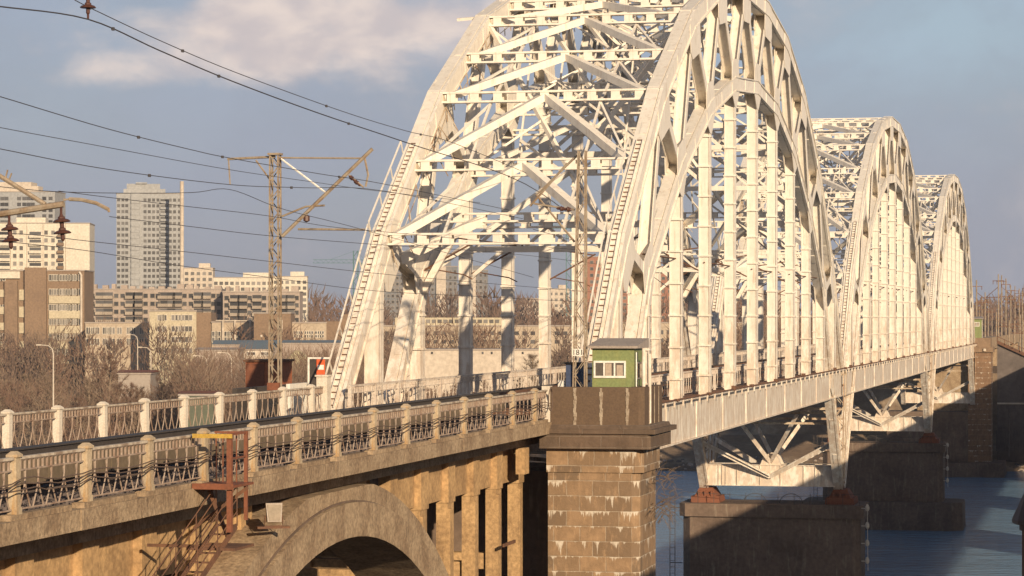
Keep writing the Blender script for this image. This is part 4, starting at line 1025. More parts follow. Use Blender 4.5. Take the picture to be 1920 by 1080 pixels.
r = thing('white_pipe', 'pair of white vertical pipes at the right corner of the near stone pier', 'pipe', (-17.55, 101.6, H(-4.05)))
for k in (0, .22):
    mb = MB(); mb.tube([(k, k * .3, 0), (k, k * .3, 2.9 - k)], .07, 8); mb.build('pipe', 'steel', r)

# ------------------------------------------------------------------ road bridge the camera stands on (just out of view; shades the low river piers)
r = thing('road_bridge', 'concrete road bridge running beside the railway bridge, just outside the right edge', 'bridge', (12, 200, -3))
mb = MB(); mb.box(-12.2, 13, -260, 232, CZ - 4.4 + 3, CZ - 1.2 + 3); mb.build('deck', 'concrete', r)
mb = MB(); mb.box(12.6, 13, -260, 232, CZ - 1.2 + 3, CZ - .3 + 3); mb.build('parapet', 'concrete', r)
for y in (-180, -120, 0, 60, 120, 180):
    mb = MB(); mb.box(-6, 8, y - 2, y + 2, 0, CZ - 4.4 + 3); mb.build('pier', 'pierdark', r)
p = at(1931, 978, 60)
r = thing('capped_post', 'dark post with a pointed cap at the lower right corner', 'post', (p.x, p.y, 3.5), TH)
zt = p.z - 3.5
mb = MB(); mb.box(-.15, .15, -.15, .15, 0, zt - .05); mb.build('shaft', 'rust', r)
mb = MB(); q = [(-.34, -.34), (.34, -.34), (.34, .34), (-.34, .34)]; mb.hprism(q, zt - .05, zt + .04); mb.hprism(q, zt + .04, zt + .8, .15); mb.hprism([(-.2, -.2), (.2, -.2), (.2, .2), (-.2, .2)], zt - .2, zt - .05); mb.build('cap', 'shorewall', r)

# ------------------------------------------------------------------ far bank right: wall, fence, slope
p0 = Vector((-17.5, 436, 0))
r = thing('retaining_wall', 'tall dark grey retaining wall with sloping top on the far bank right of the far tower', 'wall', (0, 436, 1))
mb = MB(); x0, x1 = -17.6, 30
pts = [(x0, 0), (x1, 0), (x1, CZ - 18), (x0 + 13, CZ - 11.0), (x0, CZ - 5.0)]
k = len(mb.v)
for yy in (0, 4): mb.v += [(a, yy, c) for a, c in pts]
mb.f += [(0, 1, 2, 3, 4), (9, 8, 7, 6, 5)] + [(i, 5 + i, 5 + (i + 1) % 5, (i + 1) % 5) for i in range(5)]; mb.m += [0] * 7
mb.build('wall_face', 'shorewall', r)
mb = MB(); mb.beam((x0, -.2, CZ - 4.8), (x0 + 13, -.2, CZ - 10.8), .5, .5, (0, 1, 0)); mb.beam((x0, -.4, CZ - 3.9), (x0 + 13, -.4, CZ - 9.9), .1, .1, (0, 1, 0))
for i in range(12): f = i / 11; mb.box(x0 + 13 * f - .06, x0 + 13 * f + .06, -.45, -.35, CZ - 4.8 - 6 * f, CZ - 3.9 - 6 * f)
mb.build('coping', 'rust', r)
mb = MB(); mb.box(x0, x1, -.25, 0, 9.5, 9.75); mb.build('string_course', 'offwhite', r)
r = thing('picket_fence', 'dark picket fence along the far bank in front of the retaining wall', 'fence', (0, 431, 3))
mb = MB(); mb.box(-17.6, 20, -.05, .05, 3.2, 3.35); mb.box(-17.6, 20, -.05, .05, .6, .75); mb.build('rails', 'shorewall', r)
mb = MB()
for i in range(95): mb.box(-17.6 + i * .4, -17.4 + i * .4, -.08, -.05, .2, 3.5)
mb.build('pickets', 'shorewall', r)
for k in range(3):
    mb = MB(); mb.tube([(-15.5 + k * 2.5, 429 - k, 2.5), (-15.5 + k * 2.5, 429 - k, 10 + k * 2)], .12, 6); mb.box(-15.9 + k * 2.5, -14.5 + k * 2.5, 428.8 - k, 429.2 - k, 10 + 2 * k, 10.5 + 2 * k)
    tag(mb.build('bank_lamp', 'shorewall'), ('short', 'middle', 'tallest')[k] + ' lamp post in the shade before the far retaining wall', 'lamp post', 'lamp posts before the far retaining wall')
# boulders on the far shore
def rock(seed, s):
    rb = random.Random(seed); mb = MB(); n = 7
    rings = []
    for j in range(4):
        a = j / 3 * math.pi / 2; rad = math.cos(a) * s + .05; 
        ring = []
        for i in range(n):
            th = 2 * math.pi * i / n + rb.uniform(-.2, .2); q = rad * rb.uniform(.75, 1.2); mb.v.append((q * math.cos(th), q * math.sin(th), math.sin(a) * s * rb.uniform(.55, .9) - .3)); ring.append(len(mb.v) - 1)
        rings.append(ring)
    for a, b in zip(rings, rings[1:]):
        for i in range(n): mb.f.append((a[i], a[(i + 1) % n], b[(i + 1) % n], b[i])); mb.m.append(0)
    mb.f.append(tuple(rings[-1])); mb.m.append(0)
    return mb.mesh('boulder', 'shorewall')
rocks = [rock(i, .9) for i in range(4)]
rb = random.Random(5); mb = MB()
for i in range(420):
    x = rb.uniform(-75, -8); sh = 428 + 10 * math.sin(x * 0.013) + 5 * math.sin(x * 0.05 + 1); y = sh + rb.uniform(-1, 12); s = rb.uniform(.15, .7)
    me = rocks[i % 4]; b = len(mb.v); z0 = ground_z(x, y)
    for v in me.vertices: mb.v.append((x + v.co.x * s, y + v.co.y * s, z0 + v.co.z * s))
    for f in me.polygons: mb.f.append(tuple(b + q for q in f.vertices)); mb.m.append(i % 2)
tag(mb.build('shore_rubble', ['shorewall', 'pinkgrey']), 'rubble stones strewn along the far river shore', 'rubble', kind='stuff')

# ------------------------------------------------------------------ buildings
GZ = 5.0
def win_mesh(w_, h_, glass, fr=None, div=1):
    mb = MB(); mb.mi = 0; mb.box(-w_ / 2, w_ / 2, -.06, .1, 0, h_)
    if fr:
        t = max(.12, w_ * .07); mb.mi = 1
        mb.box(-w_ / 2 - t, w_ / 2 + t, -.14, .1, h_ - t * .2, h_ + t); mb.box(-w_ / 2 - t, w_ / 2 + t, -.14, .1, -t, t * .2)
        mb.box(-w_ / 2 - t, -w_ / 2, -.14, .1, 0, h_); mb.box(w_ / 2, w_ / 2 + t, -.14, .1, 0, h_)
        for i in range(1, div): x = -w_ / 2 + w_ * i / div; mb.box(x - t / 2, x + t / 2, -.13, 0, 0, h_)
    return mb.mesh('window', [glass, fr] if fr else [glass])
def balc_mesh(w_, dep=1.1, mat='loggia'):
    mb = MB(); mb.mi = 0; mb.box(-w_ / 2, w_ / 2, -dep, 0, 0, .15); mb.box(-w_ / 2, w_ / 2, -dep, -dep + .1, .15, 1.1); mb.box(-w_ / 2, -w_ / 2 + .1, -dep, 0, .15, 1.1); mb.box(w_ / 2 - .1, w_ / 2, -dep, 0, .15, 1.1)
    mb.mi = 1; mb.box(-w_ / 2 + .15, w_ / 2 - .15, -.05, 0, .2, 2.3)  # flat dark panel paints the shaded recess behind the parapet
    return mb.mesh('balcony', [mat, 'darkwin'])
def place_grid(root, name, me, spots, cap=100):
    for i, (x, y, z_) in enumerate(spots[:cap]): obj(name, me, root, (x, y, z_))
    rest = spots[cap:]
    if rest:
        mb = MB()
        for x, y, z_ in rest:
            b = len(mb.v); mb.v += [(v.co.x + x, v.co.y + y, v.co.z + z_) for v in me.vertices]
            for f in me.polygons: mb.f.append(tuple(b + q for q in f.vertices)); mb.m.append(f.material_index)
        m = bpy.data.meshes.new(name + 's'); m.from_pydata(mb.v, [], mb.f)
        for q in me.materials: m.materials.append(q)
        m.polygons.foreach_set('material_index', mb.m); m.update(); o = obj(name + 's', m, root); o['kind'] = 'stuff'
def building(label, cat, u0, u1, yt, Z, dep, wall, rot=0.0, group=None, name='apartment_block', roof='roof'):
    s = Z / F; p = at((u0 + u1) / 2, HY, Z); Wd = (u1 - u0) * s; top = CZ + (HY - yt) * s
    gz = ground_z(p.x, p.y) - .5
    r = thing(name, label, cat, (p.x, p.y, gz), TH + R(rot), group); Ht = top - gz
    mb = MB(); mb.box(-Wd / 2, Wd / 2, 0, dep, 0, Ht); mb.build('wall', wall, r)
    mb = MB(); mb.box(-Wd / 2 - .2, Wd / 2 + .2, -.2, dep + .2, Ht, Ht + .35); mb.build('roof', roof, r)
    X = lambda u: (u - (u0 + u1) / 2) * s
    Zc = lambda y: Ht - (y - yt) * s
    return r, Wd, Ht, X, Zc, s
def grid(X, Zc, us, ys, h): return [(X(u), 0, Zc(y) - h) for y in ys for u in us]
def fr_(a, b, n): return [a + (b - a) * i / (n - 1) for i in range(n)]
rb = random.Random(21)
# grey tower block
r, Wd, Ht, X, Zc, s = building('tall grey green tower block with stepped roof left of the lattice mast', 'tower block', 219, 342, 363, 1365, 24, 'greyblue', 8, name='tower_block')
me = win_mesh(1.5, 1.6, 'darkwin'); ys_ = [372 + 11 * i for i in range(16)]
place_grid(r, 'window', me, grid(X, Zc, [223, 231, 238, 272, 280, 288, 296, 319, 327, 336], ys_, 1.6))
bm_ = balc_mesh(4.4, 1.2, 'greyblue'); place_grid(r, 'balcony', bm_, [(X(u), 0, Zc(y) - 2.6) for y in ys_ for u in (254, 308)], 40)
mb = MB(); mb.box(X(238), X(300), 4, 18, Ht + .35, Ht + 5.2); mb.box(X(232), X(310), 3, 20, Ht + .35, Ht + 2.5); mb.box(X(255), X(276), 3, 12, Ht + 5.2, Ht + 5.9); mb.build('roof_housing', 'greyblue', r)
mb = MB(); mb.box(X(246), X(263), -.9, 0, 0, Ht); mb.build('stair_strip', 'greyblue', r)
mb = MB(); q = at(341, 340, 1340); mb.tube([(q.x, q.y, 4), (q.x, q.y, q.z)], 1.0, 10); tag(mb.build('chimney_stack', 'offwhite'), 'slim pale chimney stack at the right edge of the grey tower block', 'chimney')
# left back tower
r, Wd, Ht, X, Zc, s = building('pale green white tower block behind the cream tower at the left edge', 'tower block', -60, 104, 360, 1300, 22, 'greyblue', -4, name='tower_block')
place_grid(r, 'window', win_mesh(2.0, 1.7, 'darkwin'), grid(X, Zc, [4, 12, 36, 46, 54, 62, 84, 96], [369 + 11 * i for i in range(8)], 1.7))
mb = MB(); mb.box(X(-20), X(56), 3, 15, Ht + .35, Ht + 5.0); mb.box(X(56), X(70), 3, 12, Ht + .35, Ht + 3.0); mb.build('roof_housing', 'offwhite', r)
# cream tower
r, Wd, Ht, X, Zc, s = building('cream tower block with blank end wall and balcony columns at the left edge', 'tower block', -60, 167, 419, 1000, 22, 'cream', 4, name='tower_block')
ys_ = [432 + 14.6 * i for i in range(8)]
place_grid(r, 'window', win_mesh(1.3, 1.6, 'midwin', 'frame'), grid(X, Zc, [-30, -18, 28, 40, 86, 99], ys_, 1.6))
place_grid(r, 'balcony', balc_mesh(4.6, 1.3, 'cream'), [(X(u), 0, Zc(y) - 2.8) for y in ys_ for u in (-46, 8, 66)])
place_grid(r, 'balcony', balc_mesh(2.4, 1.3, 'brownwall'), [(X(u), 0, Zc(y) - 2.8) for y in ys_ for u in (113,)])
mb = MB(); mb.box(X(30), X(84), 2, 12, Ht + .35, Ht + 2.3); mb.build('roof_housing', 'cream', r)
mb = MB(); 
for k in (20, 50, 80, 122): mb.box(X(k), X(k) + .12, -.05, 0, 0, Ht)
mb.build('panel_joint', 'brownwall', r)
# brown office block
r, Wd, Ht, X, Zc, s = building('brown tiled office block with tall blank stair towers at the left edge', 'office block', -70, 158, 508, 800, 18, 'brownwall', 0, name='office_block')
mb = MB(); mb.box(X(48), X(88), -1.6, 0, 0, Ht + 1.0); mb.box(X(10), X(34), -1.4, 0, 0, Ht - 3); mb.build('stair_tower', 'brownwall', r)
for y in (555, 583, 611, 640, 668):
    mb = MB(); mb.box(X(92), X(151), -.5, -.003, Zc(y + 14), Zc(y)); mb.build('cream_band', 'cream2', r)
for y in (543, 575, 605, 640, 670):
    mb = MB(); mb.box(X(36), X(47), -.4, -.003, Zc(y + 20), Zc(y)); mb.build('cream_band', 'cream2', r)
    mb = MB(); mb.box(X(-60), X(9), -.4, -.003, Zc(y + 14), Zc(y)); mb.build('cream_band', 'cream2', r)
place_grid(r, 'window', win_mesh(1.25, 1.8, 'midwin', 'frame'), [(X(u), -.05, Zc(y) - 1.8) for y in (515, 542, 571, 598, 626, 655) for u in fr_(96, 148, 10)] + [(X(u), -.05, Zc(y) - 1.8) for y in (515, 545, 572, 625) for u in (-8, 0, 6)])
mb = MB(); mb.tube([(X(153), -.7, 0), (X(153), -.7, Zc(516)), (X(149), -.4, Zc(510))], .35, 8); mb.build('corner_pipe', 'offwhite', r)
mb = MB(); mb.box(X(-70), X(38), -.9, -.003, Zc(522), Zc(509)); mb.build('top_floor_band', 'cream', r)
# long slab block
r, Wd, Ht, X, Zc, s = building('long pinkish grey apartment slab with glazed balconies behind the low cream works', 'apartment block', 167, 415, 543, 950, 14, 'pinkgrey')
bm_ = balc_mesh(3.6, 1.2, 'loggia'); bms = [(X(u), 0, Zc(y) - 2.7) for y in fr_(546, 606, 5) for u in (188, 203, 244, 259, 305, 320, 333, 372, 387)]
place_grid(r, 'balcony', bm_, bms)
place_grid(r, 'window', win_mesh(1.5, 1.5, 'darkwin', 'loggia'), [(X(u), 0, Zc(y) - 2.2) for y in fr_(547, 607, 5) for u in (173, 218, 230, 273, 286, 296, 346, 358, 400, 410)], 60)
mb = MB()
for i in range(14): u = 172 + i * 17.5; mb.box(X(u), X(u) + rb.uniform(1, 2.6), 3, 6, Ht + .35, Ht + rb.uniform(.9, 2.4))
mb.build('roof_vents', 'pinkgrey', r)
r, Wd, Ht, X, Zc, s = building('pinkish grey apartment slab directly behind the lattice mast', 'apartment block', 418, 562, 548, 940, 14, 'pinkgrey')
place_grid(r, 'balcony', bm_, [(X(u), 0, Zc(y) - 2.7) for y in fr_(551, 606, 5) for u in (440, 455, 482, 530, 545)])
place_grid(r, 'window', win_mesh(1.5, 1.5, 'darkwin', 'loggia'), [(X(u), 0, Zc(y) - 2.2) for y in fr_(551, 606, 5) for u in (425, 468, 495, 507, 518, 556)])
mb = MB()
for i in range(8): u = 422 + i * 17.5; mb.box(X(u), X(u) + rb.uniform(1, 2.6), 3, 6, Ht + .35, Ht + rb.uniform(.9, 2.4))
mb.build('roof_vents', 'pinkgrey', r)
for (u0, u1, yt, Z, mt, lab) in ((345, 399, 503, 1250, 'offwhite', 'small pale high rise just right of the grey tower block'), (400, 510, 521, 1200, 'cream', 'wide cream high rise above the slab block left of the lattice mast'),
                             (512, 576, 519, 1210, 'cream', 'cream high rise just right of the lattice mast'), (1028, 1068, 542, 1500, 'offwhite', 'pinkish distant high rise seen low inside the near arch')):
    r, Wd, Ht, X, Zc, s = building(lab, 'tower block', u0, u1, yt, Z, 16, mt, 3, name='tower_block')
    n = max(3, int((u1 - u0) / 10)); place_grid(r, 'window', win_mesh(1.6, 1.5, 'midwin'), [(X(u), 0, Zc(y) - 2) for y in fr_(yt + 5, yt + 60, 6) for u in fr_(u0 + 5, u1 - 5, n)])
    mb = MB(); mb.box(X((u0 + u1) / 2), X(u1 - 6), 3, 9, Ht + .35, Ht + 2.4); mb.build('roof_housing', mt, r)
# low works
r, Wd, Ht, X, Zc, s = building('pale yellow four storey works building with brown right wing', 'office block', 280, 368, 584, 760, 14, 'cream2', name='office_block')
place_grid(r, 'window', win_mesh(1.0, 1.5, 'midwin', 'frame'), [(X(u), 0, Zc(y) - 1.6) for y in (590, 611, 631, 652) for u in (299, 304, 309, 325, 331, 337, 343, 350, 357)])
mb = MB(); mb.box(Wd / 2, Wd / 2 + 4.2, .5, 13, 0, Ht - .3); mb.build('brown_wing', 'brownwall', r)
r, Wd, Ht, X, Zc, s = building('low cream works hall left of the yellow four storey building', 'hall', 160, 279, 606, 780, 16, 'worksgrey', name='works_hall')
place_grid(r, 'window', win_mesh(1.3, 1.9, 'midwin', 'frame', 2), [(X(u), 0, Zc(y) - 2.2) for y in (612, 633) for u in (166, 174, 182, 197, 204, 211, 224, 242, 250, 266, 274)])
r, Wd, Ht, X, Zc, s = building('low cream works hall with three gridded windows left of the lattice mast', 'hall', 397, 474, 605, 760, 14, 'worksgrey', name='works_hall')
place_grid(r, 'window', win_mesh(1.3, 1.6, 'darkwin', 'frame', 2), [(X(u), 0, Zc(y) - 1.7) for y in (621, 630) for u in (402, 409, 425, 432, 447, 454)])
mb = MB()
for u in (418, 441, 470): mb.tube([(X(u), -.6, 0), (X(u), -.6, Ht + .8)], .3, 6)
mb.tube([(X(405), -.6, Ht + .6), (X(474), -.6, Ht + .5)], .18, 6); mb.build('steam_pipe', 'offwhite', r)
r, Wd, Ht, X, Zc, s = building('windowless brown brick works block directly behind the lattice mast', 'hall', 476, 545, 588, 745, 14, 'brownwall', name='works_hall')
mb = MB(); mb.box(X(488), X(492), -.1, 0, Zc(632), Zc(628)); mb.box(X(524), X(530), -.15, 0, 0, Zc(600)); mb.build('vent', 'offwhite', r)
r, Wd, Ht, X, Zc, s = building('low cream works hall with small dark windows left of the first arch foot', 'hall', 546, 612, 606, 750, 14, 'worksgrey', name='works_hall')
place_grid(r, 'window', win_mesh(.6, .75, 'darkwin', 'frame'), [(X(u), 0, Zc(y) - .9) for y in (620, 627) for u in (553, 557, 561, 565, 573, 577, 581, 585, 593, 597, 601, 605)])
mb = MB(); mb.box(Wd / 2, Wd / 2 + 4, 0, 12, 0, Ht + .5); mb.box(Wd / 2 + 4, Wd / 2 + 10, 2, 14, 0, Ht + 2.5); mb.build('brown_wing', 'brownwall', r)
def shed(label, u0, u1, yt, Z, wall, roofm, rise=1.2, dep=12):
    r, Wd, Ht, X, Zc, s = building(label, 'shed', u0, u1, yt, Z, dep, wall, name='shed')
    mb = MB(); k = len(mb.v); mb.v += [(-Wd / 2 - .4, -.4, Ht + .36), (Wd / 2 + .4, -.4, Ht + .36), (Wd / 2 + .4, dep + .4, Ht + .36), (-Wd / 2 - .4, dep + .4, Ht + .36), (-Wd / 2 - .4, dep / 2, Ht + .36 + rise), (Wd / 2 + .4, dep / 2, Ht + .36 + rise)]
    mb.f += [(0, 1, 5, 4), (2, 3, 4, 5), (1, 2, 5), (3, 0, 4)]; mb.m += [0] * 4; mb.build('ridge_roof', roofm, r); return r, X, Zc, Wd, Ht
r, X, Zc, Wd, Ht = shed('small white shed with light blue roof left of the lattice mast', 450, 508, 657, 640, 'offwhite', 'shedroof', 1.5)
place_grid(r, 'window', win_mesh(1.1, .7, 'darkwin', 'white'), [(X(468), 0, Zc(661) - .6), (X(474), 0, Zc(661) - .6), (X(494), 0, Zc(661) - .6), (X(500), 0, Zc(661) - .6)])
shed('long low shed with dark blue grey roof before the cream works', 400, 520, 648, 690, 'pinkgrey', 'shedroof', 1.0)
shed('long low grey shed with flat blue roof left of the first arch foot', 530, 650, 645, 690, 'pinkgrey', 'shedroof', .6)
shed('long grey wall like shed among the trees at the left', 368, 448, 658, 620, 'pinkgrey', 'pinkgrey', .4)
shed('grey green wooden shed low among the bushes at the left', 222, 282, 702, 520, 'roof', 'redox', .4)
shed('low dark shed with rust red roof just behind the left railing', 336, 400, 742, 440, 'greendark', 'redox', .3)
# behind the arch
for k, (u0, u1, yt) in enumerate(((690, 800, 512), (806, 858, 500), (862, 915, 507))):
    r, Wd, Ht, X, Zc, s = building(('left', 'middle, tallest', 'right')[k] + ' of three joined slate blue tower blocks seen through the left truss', 'tower block', u0, u1, yt, 1450, 18, 'slate', 2, 'slate blue tower blocks', name='tower_block')
    n = int((u1 - u0) / 8); place_grid(r, 'window', win_mesh(1.2, 1.5, 'darkwin', 'loggia'), [(X(u), 0, Zc(y) - 2) for y in fr_(yt + 5, yt + 95, 9) for u in fr_(u0 + 5, u1 - 5, n)], 100)
    mb = MB(); mb.box(X(u0 + 12), X(u0 + 30), -1.2, 0, 0, Ht); mb.build('stair_tower', 'offwhite', r)
    mb = MB(); mb.box(X(u0 + 14), X(u1 - 12), 3, 9, Ht + .35, Ht + 2.6); mb.build('roof_housing', 'slate', r)
r, Wd, Ht, X, Zc, s = building('long beige works building with two rows of square windows behind the left truss', 'factory', 640, 1100, 612, 820, 20, 'worksgrey', name='factory')
place_grid(r, 'window', win_mesh(1.4, 1.15, 'darkwin'), [(X(u), 0, Zc(y) - 1.2) for y in (621, 637) for u in fr_(650, 1090, 30)])
mb = MB(); mb.box(X(740), X(940), 3, 16, Ht + .35, Ht + 2.7); mb.build('upper_storey', 'cream2', r)
place_grid(r, 'upper_window', win_mesh(1.3, 1.1, 'midwin'), [(X(u), 3, Ht + 1) for u in fr_(748, 932, 18)])
r, Wd, Ht, X, Zc, s = building('blank white yard wall building in front of the beige factory', 'warehouse', 735, 1012, 657, 680, 14, 'offwhite', name='warehouse')
place_grid(r, 'window', win_mesh(.5, .6, 'darkwin'), [(X(u), 0, Zc(664)) for u in (760, 810, 905, 922, 980)])
r, Wd, Ht, X, Zc, s = building('beige works building with square windows seen between the right truss hangers', 'factory', 1105, 1420, 606, 900, 18, 'worksgrey', name='factory')
place_grid(r, 'window', win_mesh(1.7, 1.4, 'darkwin'), [(X(u), 0, Zc(y) - 1.4) for y in (619, 634) for u in fr_(1115, 1410, 20)])
for k, (u0, u1, yt, Z, lab) in enumerate(((1092, 1150, 482, 1300, 'red brick tower block behind the foot of the right truss'), (1165, 1262, 500, 1350, 'wider red brick tower block seen between the first right hangers'))):
    r, Wd, Ht, X, Zc, s = building(lab, 'tower block', u0, u1, yt, Z, 18, 'brick', 3, name='tower_block')
    place_grid(r, 'window', win_mesh(1.5, 1.5, 'darkwin', 'loggia'), [(X(u), 0, Zc(y) - 2) for y in fr_(yt + 5, yt + 103, 9) for u in fr_(u0 + 6, u1 - 6, int((u1 - u0) / 11))])
for k, (u0, u1, yt, Z, mt, lab) in enumerate(((1300, 1372, 520, 1500, 'slate', 'grey tower block low between the right truss hangers'), (1440, 1500, 545, 1500, 'pinkgrey', 'brownish block far behind the second arch foot'), (975, 1020, 560, 1700, 'pinkgrey', 'low distant block between two left hangers'))):
    r, Wd, Ht, X, Zc, s = building(lab, 'tower block', u0, u1, yt, Z, 18, mt, 3, name='tower_block')
    place_grid(r, 'window', win_mesh(1.6, 1.5, 'midwin'), [(X(u), 0, Zc(y) - 2) for y in fr_(yt + 5, yt + 50, 5) for u in fr_(u0 + 6, u1 - 6, 6)])
# tower cranes
def crane(label, u, ybase, ytop, Z, jib_l, jib_r, mt):
    s = Z / F; p = at(u, ytop, Z); gz = ground_z(p.x, p.y); r = thing('tower_crane', label, 'crane', (p.x, p.y, gz), TH, 'tower cranes'); h = p.z - gz
    mb = MB(); lattice(mb, (0, 0, 0), (0, 0, h), 2.2, 2.2, 3.0, .35); mb.build('tower', mt, r)
    mb = MB(); zj = h - 6
    for zz_, yy in ((zj, -.7), (zj, .7), (zj + 1.6, 0)): mb.beam((-jib_l * s, yy, zz_), (jib_r * s, yy, zz_), .2, .2, (0, 0, 1))
    n = int((jib_l + jib_r) * s / 2.5)
    for i in range(n): x = -jib_l * s + i * 2.5; mb.beam((x, -.7, zj), (x + 1.25, 0, zj + 1.6), .12, .12, (0, 1, 0)); mb.beam((x + 1.25, 0, zj + 1.6), (x + 2.5, .7, zj), .12, .12, (0, 1, 0))
    mb.build('jib', mt, r)
    mb = MB(); mb.box(jib_r * s - 3, jib_r * s, -1, 1, zj - 3, zj); mb.build('counterweight', mt, r)
    mb = MB(); mb.beam((0, 0, h), (-jib_l * s * .6, 0, zj + 1.6), .12, .12); mb.beam((0, 0, h), (jib_r * s * .8, 0, zj + 1.6), .12, .12); mb.build('stay_cables', mt, r)
crane('teal tower crane rising behind the left end of the near arch', 667, 600, 470, 1300, 80, 22, 'teal')
crane('teal tower crane seen between two left truss hangers', 1066, 600, 405, 1300, 60, 18, 'teal')
# street lamps
for k, (u, yt, yb, Z, lab) in enumerate(((100, 648, 800, 420, 'curved street lamp in front of the brown office block'), (283, 652, 730, 560, 'curved street lamp in front of the yellow works building'), (258, 628, 690, 640, 'pale street lamp among trees left of the yellow works building'), (434, 662, 735, 520, 'pale lamp post left of the rust red cabin'), (388, 668, 740, 520, 'thin lamp post between the sheds'))):
    p = at(u, yt, Z); gz = ground_z(p.x, p.y); r = thing('street_lamp', lab, 'street lamp', (p.x, p.y, gz), TH, 'street lamps'); h = p.z - gz
    mb = MB(); mb.tube([(0, 0, 0), (0, 0, h - 1.3), (-.2, 0, h - .5), (-.8, 0, h), (-2.0, 0, h + .1)], .13, 6, .07); mb.build('pole', 'offwhite', r)
    mb = MB(); mb.box(-2.7, -1.9, -.18, .18, h, h + .22); mb.build('lamp_head', 'offwhite', r)

# masts of the railway yard beyond the far tower
ym = []
def yard_mast():
    r = thing('yard_mast', 'x', 'catenary mast', (0, 0, 0)); rb.seed(5)
    mb = MB(); mb.box(-.32, .32, -.32, .32, 0, 1.0); mb.tube([(0, 0, 0), (0, 0, 15)], .19, 6, .13); mb.build('pole', 'mast', r)
    mb = MB(); mb.box(-.3, 2.6, -.07, .07, 11.3, 11.42); mb.beam((0, 0, 13), (2.5, 0, 11.4), .09, .09); mb.box(-1.2, 1.2, -.06, .06, 13.9, 14.0)
    for x in (-1.1, 1.1, 2.4): mb.box(x - .05, x + .05, -.05, .05, 10.9 if x > 2 else 13.4, 11.3 if x > 2 else 13.9)
    mb.build('cross_arm', 'rust', r); return r
base = yard_mast(); first = True
spots = [(1824, 560, 560), (1831, 525, 520), (1841, 555, 640), (1847, 548, 600), (1853, 560, 760), (1868, 585, 520), (1872, 514, 540), (1878, 516, 620), (1886, 522, 580), (1895, 535, 700), (1903, 536, 740), (1911, 541, 660), (1917, 545, 700), (1892, 600, 500), (1902, 602, 510), (1913, 590, 560), (1919, 600, 540), (1860, 580, 820), (1836, 575, 860), (1925, 530, 600)]
for i, (u, yt, Z) in enumerate(spots):
    c = base if i == 0 else copy_tree(base); p = at(u, yt, Z); gz = 14.0
    c.location = (p.x, p.y, gz); hgt = p.z - gz; c.scale = (1, 1, hgt / 15.0); c.rotation_euler.z = TH + rb.uniform(-.5, .5) + (math.pi if i % 3 == 0 else 0)
    tall = 'tall' if yt < 540 else ('mid height' if yt < 575 else 'short')
    c['label'] = ('pale overhead line mast of the yard, first right of the far tower' if i == 1 else 'tallest pale overhead line mast right of the far tower' if i == 6 else 'one of the pale overhead line masts crowded beyond the far tower')
    c['group'] = 'overhead line masts of the far yard'
mb = MB(); mb.hexa([(-60, 445, 3), (20, 445, 3), (20, 1200, 3), (-220, 1200, 3), (-52, 455, H(-8.6)), (4, 452, H(-9.6)), (-40, 1200, H(-8)), (-200, 1200, H(-8))])
tag(mb.build('railway_embankment', 'ground'), kind='structure')
mb = MB(); mb.box(-31.5, -20.5, 421, 640, H(-5.5), H(-4.2)); mb.box(-31.5, -31.2, 421, 640, H(-4.2), H(-3.4)); mb.box(-20.8, -20.5, 421, 640, H(-4.2), H(-3.4))
for y in range(445, 640, 24): mb.box(-31, -21, y, y + 2.5, 3, H(-5.5))
tag(mb.build('far_viaduct', 'concrete'), 'plain far viaduct carrying the tracks away beyond the far stone tower', 'viaduct')
rb = random.Random(8)

# ------------------------------------------------------------------ trees
def tree_parts(seed, h, spread, twig, blades=1.0):
    rb = random.Random(seed); trunk = MB(); crown = MB()
    def rv(): return Vector((rb.gauss(0, 1), rb.gauss(0, 1), rb.gauss(0, .7))).normalized()
    top = Vector((rb.uniform(-.5, .5), rb.uniform(-.5, .5), h * .82))
    pts = [Vector((0, 0, -.5)), Vector((rb.uniform(-.15, .15), rb.uniform(-.15, .15), h * .25)), Vector((top.x * .5, top.y * .5, h * .55)), top]
    trunk.tube(pts, h * .022, 6, h * .005)
    def tpos(f): 
        f *= 3; i = min(2, int(f)); return pts[i].lerp(pts[i + 1], f - i)
    nl = 15
    for i in range(nl):
        f = .22 + .75 * (i + rb.random()) / nl; p = tpos(f); a = i * 2.4 + rb.uniform(-.4, .4)
        ln = h * spread * (1.15 - f) * rb.uniform(.7, 1.25); d = Vector((math.cos(a), math.sin(a), rb.uniform(.7, 1.4))).normalized()
        q1 = p + d * ln * .55; q2 = q1 + (d + Vector((0, 0, .5))).normalized() * ln * .5
        trunk.tube([p, q1, q2], h * .008, 4, h * .0024)
        for j in range(9):
            g_ = rb.uniform(.2, 1.0); s0 = p.lerp(q1, g_ * 2) if g_ < .5 else q1.lerp(q2, g_ * 2 - 1)
            dd = (d * .6 + rv() * .9 + Vector((0, 0, .45))).normalized(); l2 = ln * rb.uniform(.25, .5); s1 = s0 + dd * l2
            crown.tube([s0, s0.lerp(s1, .5) + rv() * l2 * .06, s1], h * .0022, 3, h * .001)
            for k in range(int(14 * blades)):
                t0 = s0.lerp(s1, rb.uniform(.15, 1)); d2 = (dd * .7 + rv() + Vector((0, 0, .35))).normalized(); l3 = h * rb.uniform(.03, .085); t1 = t0 + d2 * l3
                w_ = d2.orthogonal().normalized() * (h * .0016); crown.tri(t0 - w_, t0 + w_, t1)
    return trunk, crown
protos = []
for i, (sp, tw) in enumerate(((.34, 'twig1'), (.30, 'twig2'), (.38, 'twig1'), (.22, 'twig2'), (.32, 'twig3'), (.4, 'twig2'))):
    a, b = tree_parts(100 + i, 12.0, sp, tw); protos.append((a.mesh('trunk', 'bark'), b.mesh('crown', tw), i))
KN = ['round topped reddish bare tree', 'upright tan bare tree', 'broad reddish bare tree', 'slim poplar like bare tree', 'dark bare tree', 'wide tan bare tree']
